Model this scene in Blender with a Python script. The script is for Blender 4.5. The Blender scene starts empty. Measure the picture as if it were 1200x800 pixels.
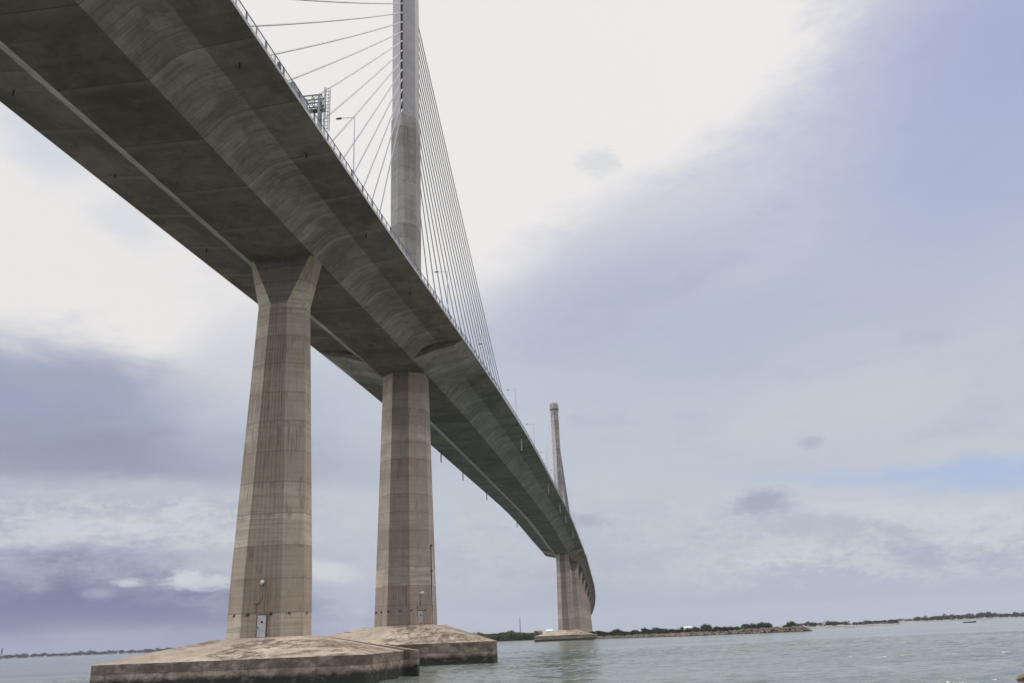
import bpy, math, random
import numpy as np
from mathutils import Vector, Matrix, noise as mnoise

random.seed(7)
rng = np.random.default_rng(11)
scene = bpy.context.scene
COL = scene.collection
R = math.radians

# ------------------------------------------------------------------ camera
HC = 4.75                       # eye height above the water
cam_d = bpy.data.cameras.new('camera')
cam = bpy.data.objects.new('camera', cam_d)
COL.objects.link(cam)
cam_d.sensor_width = 36.0
cam_d.lens = 36.0 * 1017.0 / 1200.0
cam_d.clip_start = 0.5
cam_d.clip_end = 60000.0
PITCH, ROLL = R(18.7235), R(2.38594)
Rcam = Matrix.Rotation(R(90) + PITCH, 4, 'X') @ Matrix.Rotation(-ROLL, 4, 'Z')
cam.matrix_world = Matrix.Translation((0, 0, HC)) @ Rcam
scene.camera = cam

# ------------------------------------------------------------------ exposure
scene.view_settings.view_transform = 'Standard'
scene.view_settings.look = 'None'
scene.view_settings.gamma = 1.0
scene.view_settings.exposure = 0.0
scene.view_settings.use_curve_mapping = False
scene.render.engine = 'CYCLES'
scene.cycles.max_bounces = 6
scene.cycles.use_denoising = True

SUN_AZ, SUN_EL = 45.0, 50.0      # degrees, azimuth clockwise from +Y


def lin(c):
    o = []
    for v in c:
        v = v / 255.0
        o.append(v / 12.92 if v <= 0.04045 else ((v + 0.055) / 1.055) ** 2.4)
    return tuple(o)


# ------------------------------------------------------------------ node helper
class NT:
    def __init__(self, tree):
        self.t = tree
        tree.nodes.clear()

    def n(self, typ, **kw):
        nd = self.t.nodes.new(typ)
        for k, v in kw.items():
            setattr(nd, k, v)
        return nd

    def set(self, sock, v):
        if isinstance(v, bpy.types.NodeSocket):
            self.t.links.new(v, sock)
        elif v is not None:
            sock.default_value = v

    def m(self, op, a, b=None, c=None, clamp=False):
        nd = self.n('ShaderNodeMath', operation=op, use_clamp=clamp)
        self.set(nd.inputs[0], a)
        if b is not None:
            self.set(nd.inputs[1], b)
        if c is not None:
            self.set(nd.inputs[2], c)
        return nd.outputs[0]

    def vm(self, op, a, b=None):
        nd = self.n('ShaderNodeVectorMath', operation=op)
        self.set(nd.inputs[0], a)
        if b is not None:
            self.set(nd.inputs[1], b)
        return nd.outputs[0]

    def ss(self, v, a, b, lo=0.0, hi=1.0):
        nd = self.n('ShaderNodeMapRange', interpolation_type='SMOOTHSTEP')
        self.set(nd.inputs['Value'], v)
        self.set(nd.inputs['From Min'], a)
        self.set(nd.inputs['From Max'], b)
        self.set(nd.inputs['To Min'], lo)
        self.set(nd.inputs['To Max'], hi)
        return nd.outputs[0]

    def mix(self, f, a, b, blend='MIX'):
        nd = self.n('ShaderNodeMix', data_type='RGBA', blend_type=blend)
        nd.clamp_factor = True
        self.set(nd.inputs[0], f)
        for s, v in ((nd.inputs[6], a), (nd.inputs[7], b)):
            if isinstance(v, tuple) and len(v) == 3:
                v = v + (1.0,)
            self.set(s, v)
        return nd.outputs[2]

    def noise(self, vec, scale=1.0, detail=4.0, rough=0.55, dist=0.0, dims='3D'):
        nd = self.n('ShaderNodeTexNoise', noise_dimensions=dims)
        self.set(nd.inputs['Vector'], vec)
        nd.inputs['Scale'].default_value = scale
        nd.inputs['Detail'].default_value = detail
        nd.inputs['Roughness'].default_value = rough
        nd.inputs['Distortion'].default_value = dist
        return nd.outputs[0]

    def scale(self, vec, s):
        return self.vm('MULTIPLY', vec, s)

    def sep(self, v):
        nd = self.n('ShaderNodeSeparateXYZ')
        self.set(nd.inputs[0], v)
        return nd.outputs

    def comb(self, x, y, z):
        nd = self.n('ShaderNodeCombineXYZ')
        for i, v in enumerate((x, y, z)):
            self.set(nd.inputs[i], v)
        return nd.outputs[0]


# ------------------------------------------------------------------ sky
world = bpy.data.worlds.new('World')
scene.world = world
world.use_nodes = True
w = NT(world.node_tree)
tc = w.n('ShaderNodeTexCoord').outputs['Generated']
dx, dy, dz = w.sep(tc)
az = w.m('MULTIPLY', w.m('ARCTAN2', dx, dy), 57.29578)
el = w.m('MULTIPLY', w.m('ARCSINE', dz), 57.29578)
flat = w.scale(tc, (1.0, 1.0, 2.6))
n_big = w.m('SUBTRACT', w.noise(flat, 4.0, 3.0, 0.5), 0.5)
n_mid = w.m('SUBTRACT', w.noise(flat, 11.0, 6.0, 0.55, 0.3), 0.5)
n_vf = w.m('SUBTRACT', w.noise(flat, 110.0, 6.0, 0.6, 0.3), 0.5)
n_fine = w.m('SUBTRACT', w.noise(flat, 38.0, 8.0, 0.6, 0.4), 0.5)
azw = w.m('ADD', az, w.m('MULTIPLY', n_mid, 5.0))
elw = w.m('ADD', el, w.m('MULTIPLY', n_mid, 3.2))

ramp = w.n('ShaderNodeValToRGB')
w.set(ramp.inputs[0], w.m('DIVIDE', el, 90.0, clamp=True))
cr = ramp.color_ramp
stops = [(0.0, (164, 170, 186)), (3, (172, 179, 194)), (7, (192, 199, 208)), (12, (190, 196, 207)), (18, (186, 193, 208)),
         (25, (186, 192, 211)), (33, (180, 186, 213)), (40, (205, 207, 216)), (55, (224, 223, 222)), (90, (230, 228, 226))]
while len(cr.elements) < len(stops):
    cr.elements.new(0.5)
for e, (p_, c_) in zip(cr.elements, stops):
    e.position = p_ / 90.0
    e.color = lin(c_) + (1,)
col = ramp.outputs[0]
# broad soft mottling of the cloud sheet
col = w.mix(w.ss(n_big, -0.22, 0.22, 0.0, 0.30), col, lin((203, 207, 216)))
col = w.mix(w.ss(n_mid, 0.02, 0.30, 0.0, 0.30), col, lin((160, 168, 190)))


def blob(c, a, e, ra, re, alpha, soft=0.5, rot=0.0, amp=0.5, fine=0.0, warp=True):
    """one cloud mass or gap: centre azimuth/elevation, half extents, edge softness"""
    global col
    A, E_ = (azw, elw) if warp else (az, el)
    u = w.m('SUBTRACT', A, a)
    v = w.m('SUBTRACT', E_, e)
    cs, sn = math.cos(R(rot)), math.sin(R(rot))
    uu = w.m('ADD', w.m('MULTIPLY', u, cs / ra), w.m('MULTIPLY', v, sn / ra))
    vv = w.m('ADD', w.m('MULTIPLY', u, -sn / re), w.m('MULTIPLY', v, cs / re))
    d = w.m('SQRT', w.m('ADD', w.m('MULTIPLY', uu, uu), w.m('MULTIPLY', vv, vv)))
    d = w.m('ADD', d, w.m('MULTIPLY', n_mid, amp))
    if fine:
        d = w.m('ADD', d, w.m('MULTIPLY', n_fine, fine))
        d = w.m('ADD', d, w.m('MULTIPLY', n_vf, fine))
    k = w.ss(d, 1.0 + soft, 1.0 - soft, 0.0, alpha)
    col = w.mix(k, col, lin(c))


# left-hand masses
blob((212, 214, 221), -27, 22.8, 17, 9.6, 0.7, 0.5, 0, 0.7, 0.3)
blob((238, 235, 233), -27, 23.8, 15, 8.3, 1.0, 0.32, 0, 0.6, 0.25)
blob((207, 214, 226), -31.5, 28.8, 2.6, 1.6, 0.8, 0.8, -20, 0.8)
blob((212, 216, 226), -25.8, 25.2, 2.2, 1.2, 0.6, 0.8, -20, 0.8)
blob((146, 156, 182), -30, 14.6, 9.0, 3.2, 0.85, 0.65, -6, 0.5)
blob((146, 150, 170), -27, 11.0, 14, 1.7, 0.85, 0.8, 0, 0.6)
blob((170, 178, 196), -17, 14.0, 5, 4.0, 0.6, 0.8, 0, 0.6)
blob((212, 213, 221), -18, 17.0, 3, 3.0, 0.7, 0.8, 20, 0.6)
blob((197, 201, 210), -22, 7.6, 11, 1.5, 0.9, 0.7, 3, 1.2, 1.0)
blob((207, 211, 214), -24.5, 7.2, 3.2, 0.6, 0.8, 0.7, 4, 1.2, 1.2)
blob((207, 212, 213), -18.8, 6.0, 1.9, 1.5, 0.8, 0.7, 40, 1.2, 1.2)
blob((158, 163, 184), -21, 5.6, 8, 0.6, 0.6, 0.9, 0, 0.9, 0.5)
blob((108, 110, 149), -27, 0.8, 15, 4.1, 0.97, 0.45, -3, 0.5, 0.3)
blob((150, 152, 180), -27, 0.0, 17, 1.0, 0.6, 0.8, 0, 0.2)
blob((190, 195, 207), -19.7, 3.80, 2.2, 0.40, 0.95, 0.55, 0, 0.7, 1.6, False)
blob((205, 209, 214), -20.5, 4.15, 0.9, 0.42, 0.95, 0.6, 0, 0.7, 1.6, False)
blob((202, 206, 212), -18.9, 3.95, 0.9, 0.28, 0.8, 0.6, 0, 0.7, 1.6, False)
blob((200, 204, 211), -23.8, 3.85, 0.85, 0.24, 0.9, 0.6, 0, 0.7, 1.6, False)
blob((160, 162, 186), -25.2, 3.3, 0.8, 0.3, 0.8, 0.8, 0, 0.6, 1.0, False)
blob((205, 210, 212), -12.3, 4.3, 1.9, 0.6, 1.0, 0.6, -8, 0.8, 0.9, False)
# the bright, over-exposed opening round the sun, with its paler fringe
blob((214, 215, 224), 0, 52, 38, 28.0, 0.75, 0.30, 0, 0.5, 0.2)
blob((214, 215, 223), 4, 32.0, 17, 9.0, 0.7, 0.5, 18, 0.7, 0.2)
blob((206, 209, 219), -4, 26, 14, 9.0, 0.6, 0.6, 20, 0.8, 0.3)
blob((240, 237, 235), 0, 52, 33, 23.0, 1.0, 0.15, 0, 0.35, 0.06)
blob((240, 237, 235), 4, 33.5, 13, 6.5, 1.0, 0.33, 16, 0.6, 0.08)
blob((240, 237, 235), -7, 30, 12, 9.0, 1.0, 0.28, 20, 0.5, 0.08)
blob((240, 237, 235), 14, 36.0, 11, 5.5, 1.0, 0.28, 22, 0.5, 0.08)
blob((216, 219, 223), 7.0, 29.9, 1.3, 0.8, 0.8, 0.7, 0, 1.0, 1.6, False)
# grey-blue sheet on the right
blob((168, 176, 200), 7, 21.2, 8, 2.6, 0.55, 0.9, 18, 0.4)
blob((164, 176, 210), 32, 27, 9, 6.0, 0.65, 0.9, 20, 0.7)
blob((162, 170, 208), 36, 33, 7, 5.0, 0.6, 0.9, 20, 0.7)
blob((170, 184, 204), 15, 18.5, 6, 2.0, 0.4, 0.9, 15, 0.9, 0.3)
blob((202, 206, 213), 24, 13.5, 9, 2.0, 0.5, 0.9, 6, 1.0, 0.4)
blob((166, 186, 222), 28.0, 7.7, 5.5, 0.7, 0.75, 0.9, -4, 1.4, 0.8)
blob((172, 188, 220), 21.0, 8.6, 6.0, 0.45, 0.5, 0.95, -5, 1.4, 0.8)
blob((205, 210, 218), 25, 6.0, 7.0, 0.55, 0.9, 0.8, -3, 0.9, 0.5)
blob((172, 176, 192), 21, 5.2, 7, 0.7, 0.7, 0.8, -2, 0.9, 0.6)
blob((203, 208, 212), 17.0, 4.0, 5.0, 0.9, 0.8, 0.8, 0, 1.4, 1.4)
blob((164, 164, 188), 24.0, 3.3, 6.5, 0.8, 0.85, 0.7, -2, 1.4, 1.2)
blob((200, 205, 212), 27.0, 4.4, 3.0, 0.4, 0.8, 0.7, -2, 1.2, 1.2)
blob((166, 170, 192), 21.0, 1.3, 13, 0.7, 0.7, 0.9, 0, 0.4)
def cumulus(a0, a1, e0, e1, light, dark, alpha, lo=-0.10, hi=0.12):
    """broken lumpy cloud over a band of the sky"""
    global col
    ka = w.m('MULTIPLY', w.ss(az, a0 - 6, a0 + 5), w.ss(az, a1 + 6, a1 - 5))
    ke = w.m('MULTIPLY', w.ss(el, e0 - 0.8, e0 + 0.8), w.ss(el, e1 + 1.4, e1 - 1.0))
    tex = w.m('ADD', w.m('ADD', w.m('MULTIPLY', n_mid, 0.9), w.m('MULTIPLY', n_fine, 0.9)), w.m('MULTIPLY', n_vf, 0.5))
    k = w.m('MULTIPLY', w.m('MULTIPLY', ka, ke), alpha)
    c = w.mix(w.ss(tex, lo, hi), lin(dark), lin(light))
    col = w.mix(k, col, c)


cumulus(12, 40, 2.2, 5.6, (206, 211, 213), (172, 175, 194), 0.6, -0.18, 0.2)
cumulus(-45, -14, 5.8, 9.0, (208, 211, 215), (166, 171, 190), 0.6, -0.2, 0.2)
cumulus(-8, 14, 2.5, 8.0, (196, 203, 209), (178, 185, 199), 0.45, -0.2, 0.2)
blob((158, 163, 182), 15.5, 7.35, 1.5, 0.62, 0.85, 0.75, 4, 1.0, 1.6, False)
blob((168, 172, 190), 16.2, 7.0, 1.3, 0.35, 0.5, 0.8, 0, 1.0, 1.6, False)
blob((170, 175, 193), 18.9, 10.75, 0.6, 0.3, 0.7, 0.8, 8, 0.8, 1.8, False)
blob((164, 171, 186), 4.4, 6.9, 1.1, 0.4, 0.7, 0.7, -10, 0.5, 0.8, False)

sky = w.n('ShaderNodeTexSky', sky_type='NISHITA')
sky.sun_disc = False
sky.sun_elevation = R(SUN_EL)
sky.sun_rotation = R(SUN_AZ)
sky.altitude = 5.0
bg_sky = w.n('ShaderNodeBackground')
w.set(bg_sky.inputs[0], sky.outputs[0])
bg_sky.inputs[1].default_value = 0.08
bg_cl = w.n('ShaderNodeBackground')
w.set(bg_cl.inputs[0], col)
# unseen sky at the sides, behind and overhead, brightened to fill the pier faces
side_k = w.m('MAXIMUM', w.ss(az, 52.0, 110.0, 0.0, 0.9), w.ss(az, -42.0, -75.0, 0.0, 2.6))
top_k = w.ss(el, 46.0, 70.0, 0.0, 0.5)
w.set(bg_cl.inputs[1], w.m('ADD', 1.0, w.m('MAXIMUM', side_k, top_k)))
mx = w.n('ShaderNodeMixShader')
mx.inputs[0].default_value = 0.96
w.set(mx.inputs[1], bg_sky.outputs[0])
w.set(mx.inputs[2], bg_cl.outputs[0])
wo = w.n('ShaderNodeOutputWorld')
w.set(wo.inputs[0], mx.outputs[0])

# ------------------------------------------------------------------ sun behind cloud
sun_d = bpy.data.lights.new('sun', 'SUN')
sun_d.energy = 1.5
sun_d.angle = R(20)
sun_d.color = (1.0, 0.95, 0.88)
sun = bpy.data.objects.new('sun', sun_d)
COL.objects.link(sun)
sd = Vector((math.sin(R(SUN_AZ)) * math.cos(R(SUN_EL)), math.cos(R(SUN_AZ)) * math.cos(R(SUN_EL)), math.sin(R(SUN_EL))))
sun.rotation_euler = sd.to_track_quat('Z', 'Y').to_euler()
sun.location = (0, 0, 300)


# ------------------------------------------------------------------ mesh helpers
class MB:
    def __init__(self):
        self.v, self.f, self.mi, self.uv = [], [], [], []

    def vert(self, p):
        self.v.append(tuple(p))
        return len(self.v) - 1

    def face(self, ids, mi=0, uv=None):
        self.f.append(tuple(ids))
        self.mi.append(mi)
        self.uv.append(uv)

    def box(self, c, size, mi=0, rot=None):
        sx, sy, sz = (s / 2 for s in size)
        b = len(self.v)
        for x in (-sx, sx):
            for y in (-sy, sy):
                for z in (-sz, sz):
                    q = Vector((x, y, z))
                    if rot is not None:
                        q = rot @ q
                    self.v.append((c[0] + q.x, c[1] + q.y, c[2] + q.z))
        for f in ((0, 1, 3, 2), (4, 6, 7, 5), (0, 4, 5, 1), (2, 3, 7, 6), (0, 2, 6, 4), (1, 5, 7, 3)):
            self.face([b + i for i in f], mi)

    def tube(self, pts, r, n=8, cap=True, mi=0):
        pts = [Vector(p) for p in pts]
        rs = r if isinstance(r, (list, tuple)) else [r] * len(pts)
        rings = []
        up = Vector((0, 0, 1))
        for i, p in enumerate(pts):
            t = (pts[min(i + 1, len(pts) - 1)] - pts[max(i - 1, 0)]).normalized()
            a = t.cross(up)
            if a.length < 1e-3:
                a = t.cross(Vector((1, 0, 0)))
            a.normalize()
            b = t.cross(a)
            rings.append([self.vert(p + (a * math.cos(2 * math.pi * k / n) + b * math.sin(2 * math.pi * k / n)) * rs[i]) for k in range(n)])
        for i in range(len(rings) - 1):
            for k in range(n):
                k2 = (k + 1) % n
                self.face((rings[i][k], rings[i][k2], rings[i + 1][k2], rings[i + 1][k]), mi)
        if cap:
            self.face(rings[0][::-1], mi)
            self.face(rings[-1], mi)

    def loft(self, sections, cap=True, closed=True, mis=None):
        rings = [[self.vert(p) for p in s] for s in sections]
        n = len(rings[0])
        for i in range(len(rings) - 1):
            for k in range(n if closed else n - 1):
                k2 = (k + 1) % n
                self.face((rings[i][k], rings[i][k2], rings[i + 1][k2], rings[i + 1][k]), mis[k] if mis else 0)
        if cap:
            self.face(rings[0][::-1])
            self.face(rings[-1])

    def build(self, name, mats, parent=None, smooth=False):
        me = bpy.data.meshes.new(name)
        me.from_pydata(self.v, [], self.f)
        if not isinstance(mats, (list, tuple)):
            mats = [mats]
        for m in mats:
            me.materials.append(m)
        me.polygons.foreach_set('material_index', self.mi)
        if any(u is not None for u in self.uv):
            l = me.uv_layers.new(name='UVMap')
            k = 0
            buf = np.zeros(len(me.loops) * 2)
            for ids, u in zip(self.f, self.uv):
                for j in range(len(ids)):
                    if u is not None:
                        buf[2 * k:2 * k + 2] = u[j]
                    k += 1
            l.data.foreach_set('uv', buf)
        if smooth:
            me.polygons.foreach_set('use_smooth', [True] * len(me.polygons))
        me.validate()
        me.update()
        o = bpy.data.objects.new(name, me)
        COL.objects.link(o)
        if parent is not None:
            o.parent = parent
        return o


def fix_normals(o):
    import bmesh
    bm = bmesh.new()
    bm.from_mesh(o.data)
    bmesh.ops.recalc_face_normals(bm, faces=bm.faces)
    bm.to_mesh(o.data)
    bm.free()
    return o


def tag(o, label, cat, group=None):
    o['label'] = label
    o['category'] = cat
    if group:
        o['group'] = group
    return o


def struct(o):
    o['kind'] = 'structure'
    return o


def thing(name, label, cat, loc=(0, 0, 0), rz=0.0, group=None):
    o = bpy.data.objects.new(name, None)
    COL.objects.link(o)
    o.location = loc
    o.rotation_euler = (0, 0, rz)
    o.empty_display_size = 0.5
    return tag(o, label, cat, group)


def dup(root, loc=None, rz=None, label=None, scale=None):
    kids = {}
    for o in COL.objects:
        if o.parent is not None:
            kids.setdefault(o.parent.name, []).append(o)

    def rec(o, par):
        c = o.copy()
        COL.objects.link(c)
        if par is not None:
            c.parent = par
        for ch in kids.get(o.name, []):
            rec(ch, c)
        return c
    r = rec(root, None)
    if loc is not None:
        r.location = loc
    if rz is not None:
        r.rotation_euler = (0, 0, rz)
    if scale is not None:
        r.scale = scale
    if label:
        r['label'] = label
    return r


ORD = ['lowest', 'second', 'third', 'fourth', 'fifth', 'sixth', 'seventh', 'eighth', 'ninth', 'tenth', 'eleventh', 'twelfth',
       'thirteenth', 'fourteenth', 'fifteenth', 'sixteenth', 'seventeenth', 'eighteenth', 'nineteenth', 'twentieth',
       'twenty-first', 'twenty-second', 'twenty-third', 'twenty-fourth']


# ------------------------------------------------------------------ materials
def new_mat(name):
    m = bpy.data.materials.new(name)
    m.use_nodes = True
    t = NT(m.node_tree)
    out = t.n('ShaderNodeOutputMaterial')
    b = t.n('ShaderNodeBsdfPrincipled')
    t.set(out.inputs[0], b.outputs[0])
    return m, t, b, out


def plain(name, colr, rough=0.7, metal=0.0, spec=0.3, var=0.25, scale=3.0):
    m, t, b, _ = new_mat(name)
    pos = t.n('ShaderNodeTexCoord').outputs['Object']
    nz = t.noise(pos, scale, 4.0)
    c2 = tuple(v * (1 - var) for v in colr)
    c3 = tuple(min(1, v * (1 + var)) for v in colr)
    t.set(b.inputs['Base Color'], t.mix(t.ss(nz, 0.3, 0.7), c2, c3))
    b.inputs['Roughness'].default_value = rough
    b.inputs['Metallic'].default_value = metal
    b.inputs['Specular IOR Level'].default_value = spec
    return m


def concrete_pier(name, base, lift=4.3, dark=0.0, board=1.0):
    m, t, b, _ = new_mat(name)
    pos = t.n('ShaderNodeTexCoord').outputs['Object']
    x, y, z = t.sep(pos)
    zl = t.m('DIVIDE', z, lift)
    wn = t.n('ShaderNodeTexWhiteNoise', noise_dimensions='1D')
    t.set(wn.inputs['W'], t.m('FLOOR', zl))
    fr = t.m('FRACT', zl)
    big = t.noise(pos, 0.22, 5.0, 0.6)
    streak = t.noise(t.scale(pos, (1.7, 1.7, 0.07)), 1.0, 5.0, 0.65)
    boards = t.noise(t.scale(pos, (0.12, 0.12, 3.2)), 1.0, 3.0, 0.6)
    fine = t.noise(pos, 4.0, 6.0, 0.7)
    c = t.mix(t.ss(big, 0.3, 0.7), tuple(v * 0.80 for v in base), tuple(v * 1.15 for v in base))
    c = t.mix(t.ss(wn.outputs[0], 0.0, 1.0, 0.0, 0.75), c, tuple(v * f for v, f in zip(base, (0.56, 0.52, 0.50))))
    wn2 = t.n('ShaderNodeTexWhiteNoise', noise_dimensions='1D')
    t.set(wn2.inputs['W'], t.m('ADD', t.m('FLOOR', t.m('DIVIDE', z, lift * 0.37)), 31.0))
    c = t.mix(t.ss(wn2.outputs[0], 0.3, 1.0, 0.0, 0.35), c, tuple(v * f for v, f in zip(base, (0.62, 0.57, 0.53))))
    c = t.mix(t.ss(streak, 0.50, 0.75, 0.0, 0.45), c, tuple(v * f for v, f in zip(base, (0.45, 0.41, 0.38))))
    drip = t.noise(t.scale(pos, (3.6, 3.6, 0.10)), 1.0, 4.0, 0.7)
    patchy = t.m('MULTIPLY', t.ss(t.noise(t.scale(pos, (0.3, 0.3, 0.10)), 1.0, 4.0, 0.65, 0.4), 0.48, 0.60), t.ss(wn.outputs[0], 0.35, 0.6))
    c = t.mix(t.m('MULTIPLY', t.ss(drip, 0.46, 0.60), t.m('MULTIPLY', patchy, 0.85)), c, tuple(v * f for v, f in zip(base, (0.32, 0.28, 0.26))))
    tear = t.noise(t.scale(pos, (0.35, 0.35, 1.3)), 1.0, 7.0, 0.75, 0.8)
    c = t.mix(t.ss(tear, 0.58, 0.68, 0.0, 0.8), c, tuple(v * f for v, f in zip(base, (0.40, 0.35, 0.31))))
    c = t.mix(t.ss(streak, 0.45, 0.25, 0.0, 0.35), c, tuple(min(1, v * 1.25) for v in base))
    c = t.mix(t.ss(boards, 0.46, 0.64, 0.0, 0.55 * board), c, tuple(v * 0.52 for v in base))
    # dirt washed down from each casting joint
    stain = t.m('MULTIPLY', t.ss(fr, 0.72, 1.0), t.ss(t.noise(t.scale(pos, (1.1, 1.1, 0.12)), 1.0, 4.0), 0.45, 0.7))
    c = t.mix(t.m('MULTIPLY', stain, 0.8), c, tuple(v * f for v, f in zip(base, (0.50, 0.43, 0.38))))
    jw = t.m('ADD', 0.016, t.m('MULTIPLY', fine, 0.022))
    joint = t.m('ADD', t.m('LESS_THAN', fr, jw), t.m('GREATER_THAN', fr, 0.993))
    c = t.mix(t.m('MULTIPLY', joint, 0.75), c, tuple(v * 0.36 for v in base))
    # tie holes in rows
    hz = t.m('ABSOLUTE', t.m('SUBTRACT', t.m('FRACT', t.m('DIVIDE', z, lift / 3)), 0.5))
    hx = t.m('ABSOLUTE', t.m('SUBTRACT', t.m('FRACT', t.m('DIVIDE', t.m('ADD', x, t.m('MULTIPLY', y, 0.6)), 1.1)), 0.5))
    hole = t.m('MULTIPLY', t.m('LESS_THAN', hz, 0.045), t.m('LESS_THAN', hx, 0.06))
    c = t.mix(t.m('MULTIPLY', hole, 0.6), c, tuple(v * 0.3 for v in base))
    c = t.mix(t.ss(fine, 0.35, 0.75, 0.0, 0.3), c, tuple(v * 0.72 for v in base))
    t.set(b.inputs['Base Color'], c)
    b.inputs['Roughness'].default_value = 0.9
    b.inputs['Specular IOR Level'].default_value = 0.2
    bp = t.n('ShaderNodeBump')
    bp.inputs['Strength'].default_value = 0.5
    bp.inputs['Distance'].default_value = 0.06
    t.set(bp.inputs['Height'], t.m('ADD', t.m('ADD', fine, t.m('MULTIPLY', boards, 0.8)), t.m('MULTIPLY', joint, -1.2)))
    t.set(b.inputs['Normal'], bp.outputs[0])
    return m


def concrete_deck(name, base, stripes=0.0, seg=4.1, green=0.3):
    """UV: u runs along the bridge in metres, v across it"""
    m, t, b, _ = new_mat(name)
    uv = t.n('ShaderNodeUVMap').outputs[0]
    pos = t.n('ShaderNodeTexCoord').outputs['Object']
    u, v, _z = t.sep(uv)
    segi = t.m('FLOOR', t.m('DIVIDE', u, seg))
    wn = t.n('ShaderNodeTexWhiteNoise', noise_dimensions='1D')
    t.set(wn.inputs['W'], segi)
    frs = t.m('FRACT', t.m('DIVIDE', u, seg))
    frb = t.m('FRACT', t.m('DIVIDE', u, seg * 3))
    big = t.noise(uv, 0.09, 5.0, 0.65, 0.5)
    med = t.noise(uv, 0.45, 6.0, 0.7, 0.6)
    fine = t.noise(uv, 2.6, 6.0, 0.7)
    cross = t.noise(t.comb(t.m('MULTIPLY', u, 1.9), t.m('MULTIPLY', v, 0.12), 0.0), 1.0, 4.0, 0.7)
    c = t.mix(t.ss(big, 0.34, 0.66), tuple(x * 0.60 for x in base), tuple(x * 1.25 for x in base))
    warm = t.ss(t.noise(uv, 0.13, 4.0, 0.6, 0.3), 0.5, 0.7)
    c = t.mix(t.m('MULTIPLY', warm, 0.35), c, tuple(x * f for x, f in zip(base, (1.10, 0.84, 0.68))))
    moss = t.ss(t.noise(t.vm('ADD', uv, (40.0, 17.0, 0.0)), 0.17, 4.0, 0.6, 0.3), 0.5, 0.72)
    c = t.mix(t.m('MULTIPLY', moss, green), c, tuple(x * f for x, f in zip(base, (0.80, 1.05, 0.78))))
    c = t.mix(t.ss(wn.outputs[0], 0.0, 1.0, 0.0, 0.35), c, tuple(x * 0.6 for x in base))
    wn3 = t.n('ShaderNodeTexWhiteNoise', noise_dimensions='2D')
    t.set(wn3.inputs['Vector'], t.comb(t.m('FLOOR', t.m('DIVIDE', u, 1.37)), t.m('FLOOR', t.m('DIVIDE', t.m('ADD', v, t.m('MULTIPLY', med, 1.2)), 3.1)), 0.0))
    c = t.mix(t.ss(wn3.outputs[0], 0.55, 1.0, 0.0, 0.4 if stripes else 0.12), c, tuple(x * 0.55 for x in base))
    c = t.mix(t.ss(wn3.outputs[0], 0.3, 0.0, 0.0, 0.35 if stripes else 0.08), c, tuple(min(1, x * 1.35) for x in base))
    c = t.mix(t.ss(med, 0.47, 0.68, 0.0, 0.55), c, tuple(x * 0.48 for x in base))
    c = t.mix(t.ss(med, 0.42, 0.28, 0.0, 0.45), c, tuple(min(1, x * 1.5) for x in base))
    if stripes:
        c = t.mix(t.ss(cross, 0.50, 0.66, 0.0, stripes), c, tuple(x * 0.42 for x in base))
        c = t.mix(t.ss(cross, 0.46, 0.30, 0.0, stripes * 0.8), c, tuple(min(1, x * f) for x, f in zip(base, (1.5, 1.55, 1.45))))
    else:
        c = t.mix(t.ss(cross, 0.52, 0.75, 0.0, 0.3), c, tuple(x * 0.65 for x in base))
    span = t.m('MULTIPLY', t.ss(u, 170.0, 260.0), t.ss(u, 760.0, 640.0))
    # green-blue light off the water, painted into the main span's concrete colour
    c = t.mix(t.m('MULTIPLY', span, 0.8), c, t.mix(1.0, c, (0.84, 1.08, 1.12), 'MULTIPLY'))
    jl = t.m('LESS_THAN', frs, 0.02)
    c = t.mix(t.m('MULTIPLY', jl, 0.45), c, tuple(x * 0.4 for x in base))
    pale = t.m('MULTIPLY', t.ss(frb, 0.13, 0.03), t.ss(med, 0.30, 0.55))
    c = t.mix(t.m('MULTIPLY', pale, 0.38), c, tuple(min(1, x * 1.7) for x in base))
    jb = t.m('LESS_THAN', frb, 0.012)
    c = t.mix(t.m('MULTIPLY', jb, 0.7), c, tuple(x * 0.35 for x in base))
    c = t.mix(t.ss(fine, 0.45, 0.75, 0.0, 0.35), c, tuple(x * 0.6 for x in base))
    t.set(b.inputs['Base Color'], c)
    b.inputs['Roughness'].default_value = 0.9
    b.inputs['Specular IOR Level'].default_value = 0.2
    bp = t.n('ShaderNodeBump')
    bp.inputs['Strength'].default_value = 0.4
    bp.inputs['Distance'].default_value = 0.05
    t.set(bp.inputs['Height'], t.m('ADD', fine, t.m('MULTIPLY', cross, 1.5)))
    t.set(b.inputs['Normal'], bp.outputs[0])
    return m


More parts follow.
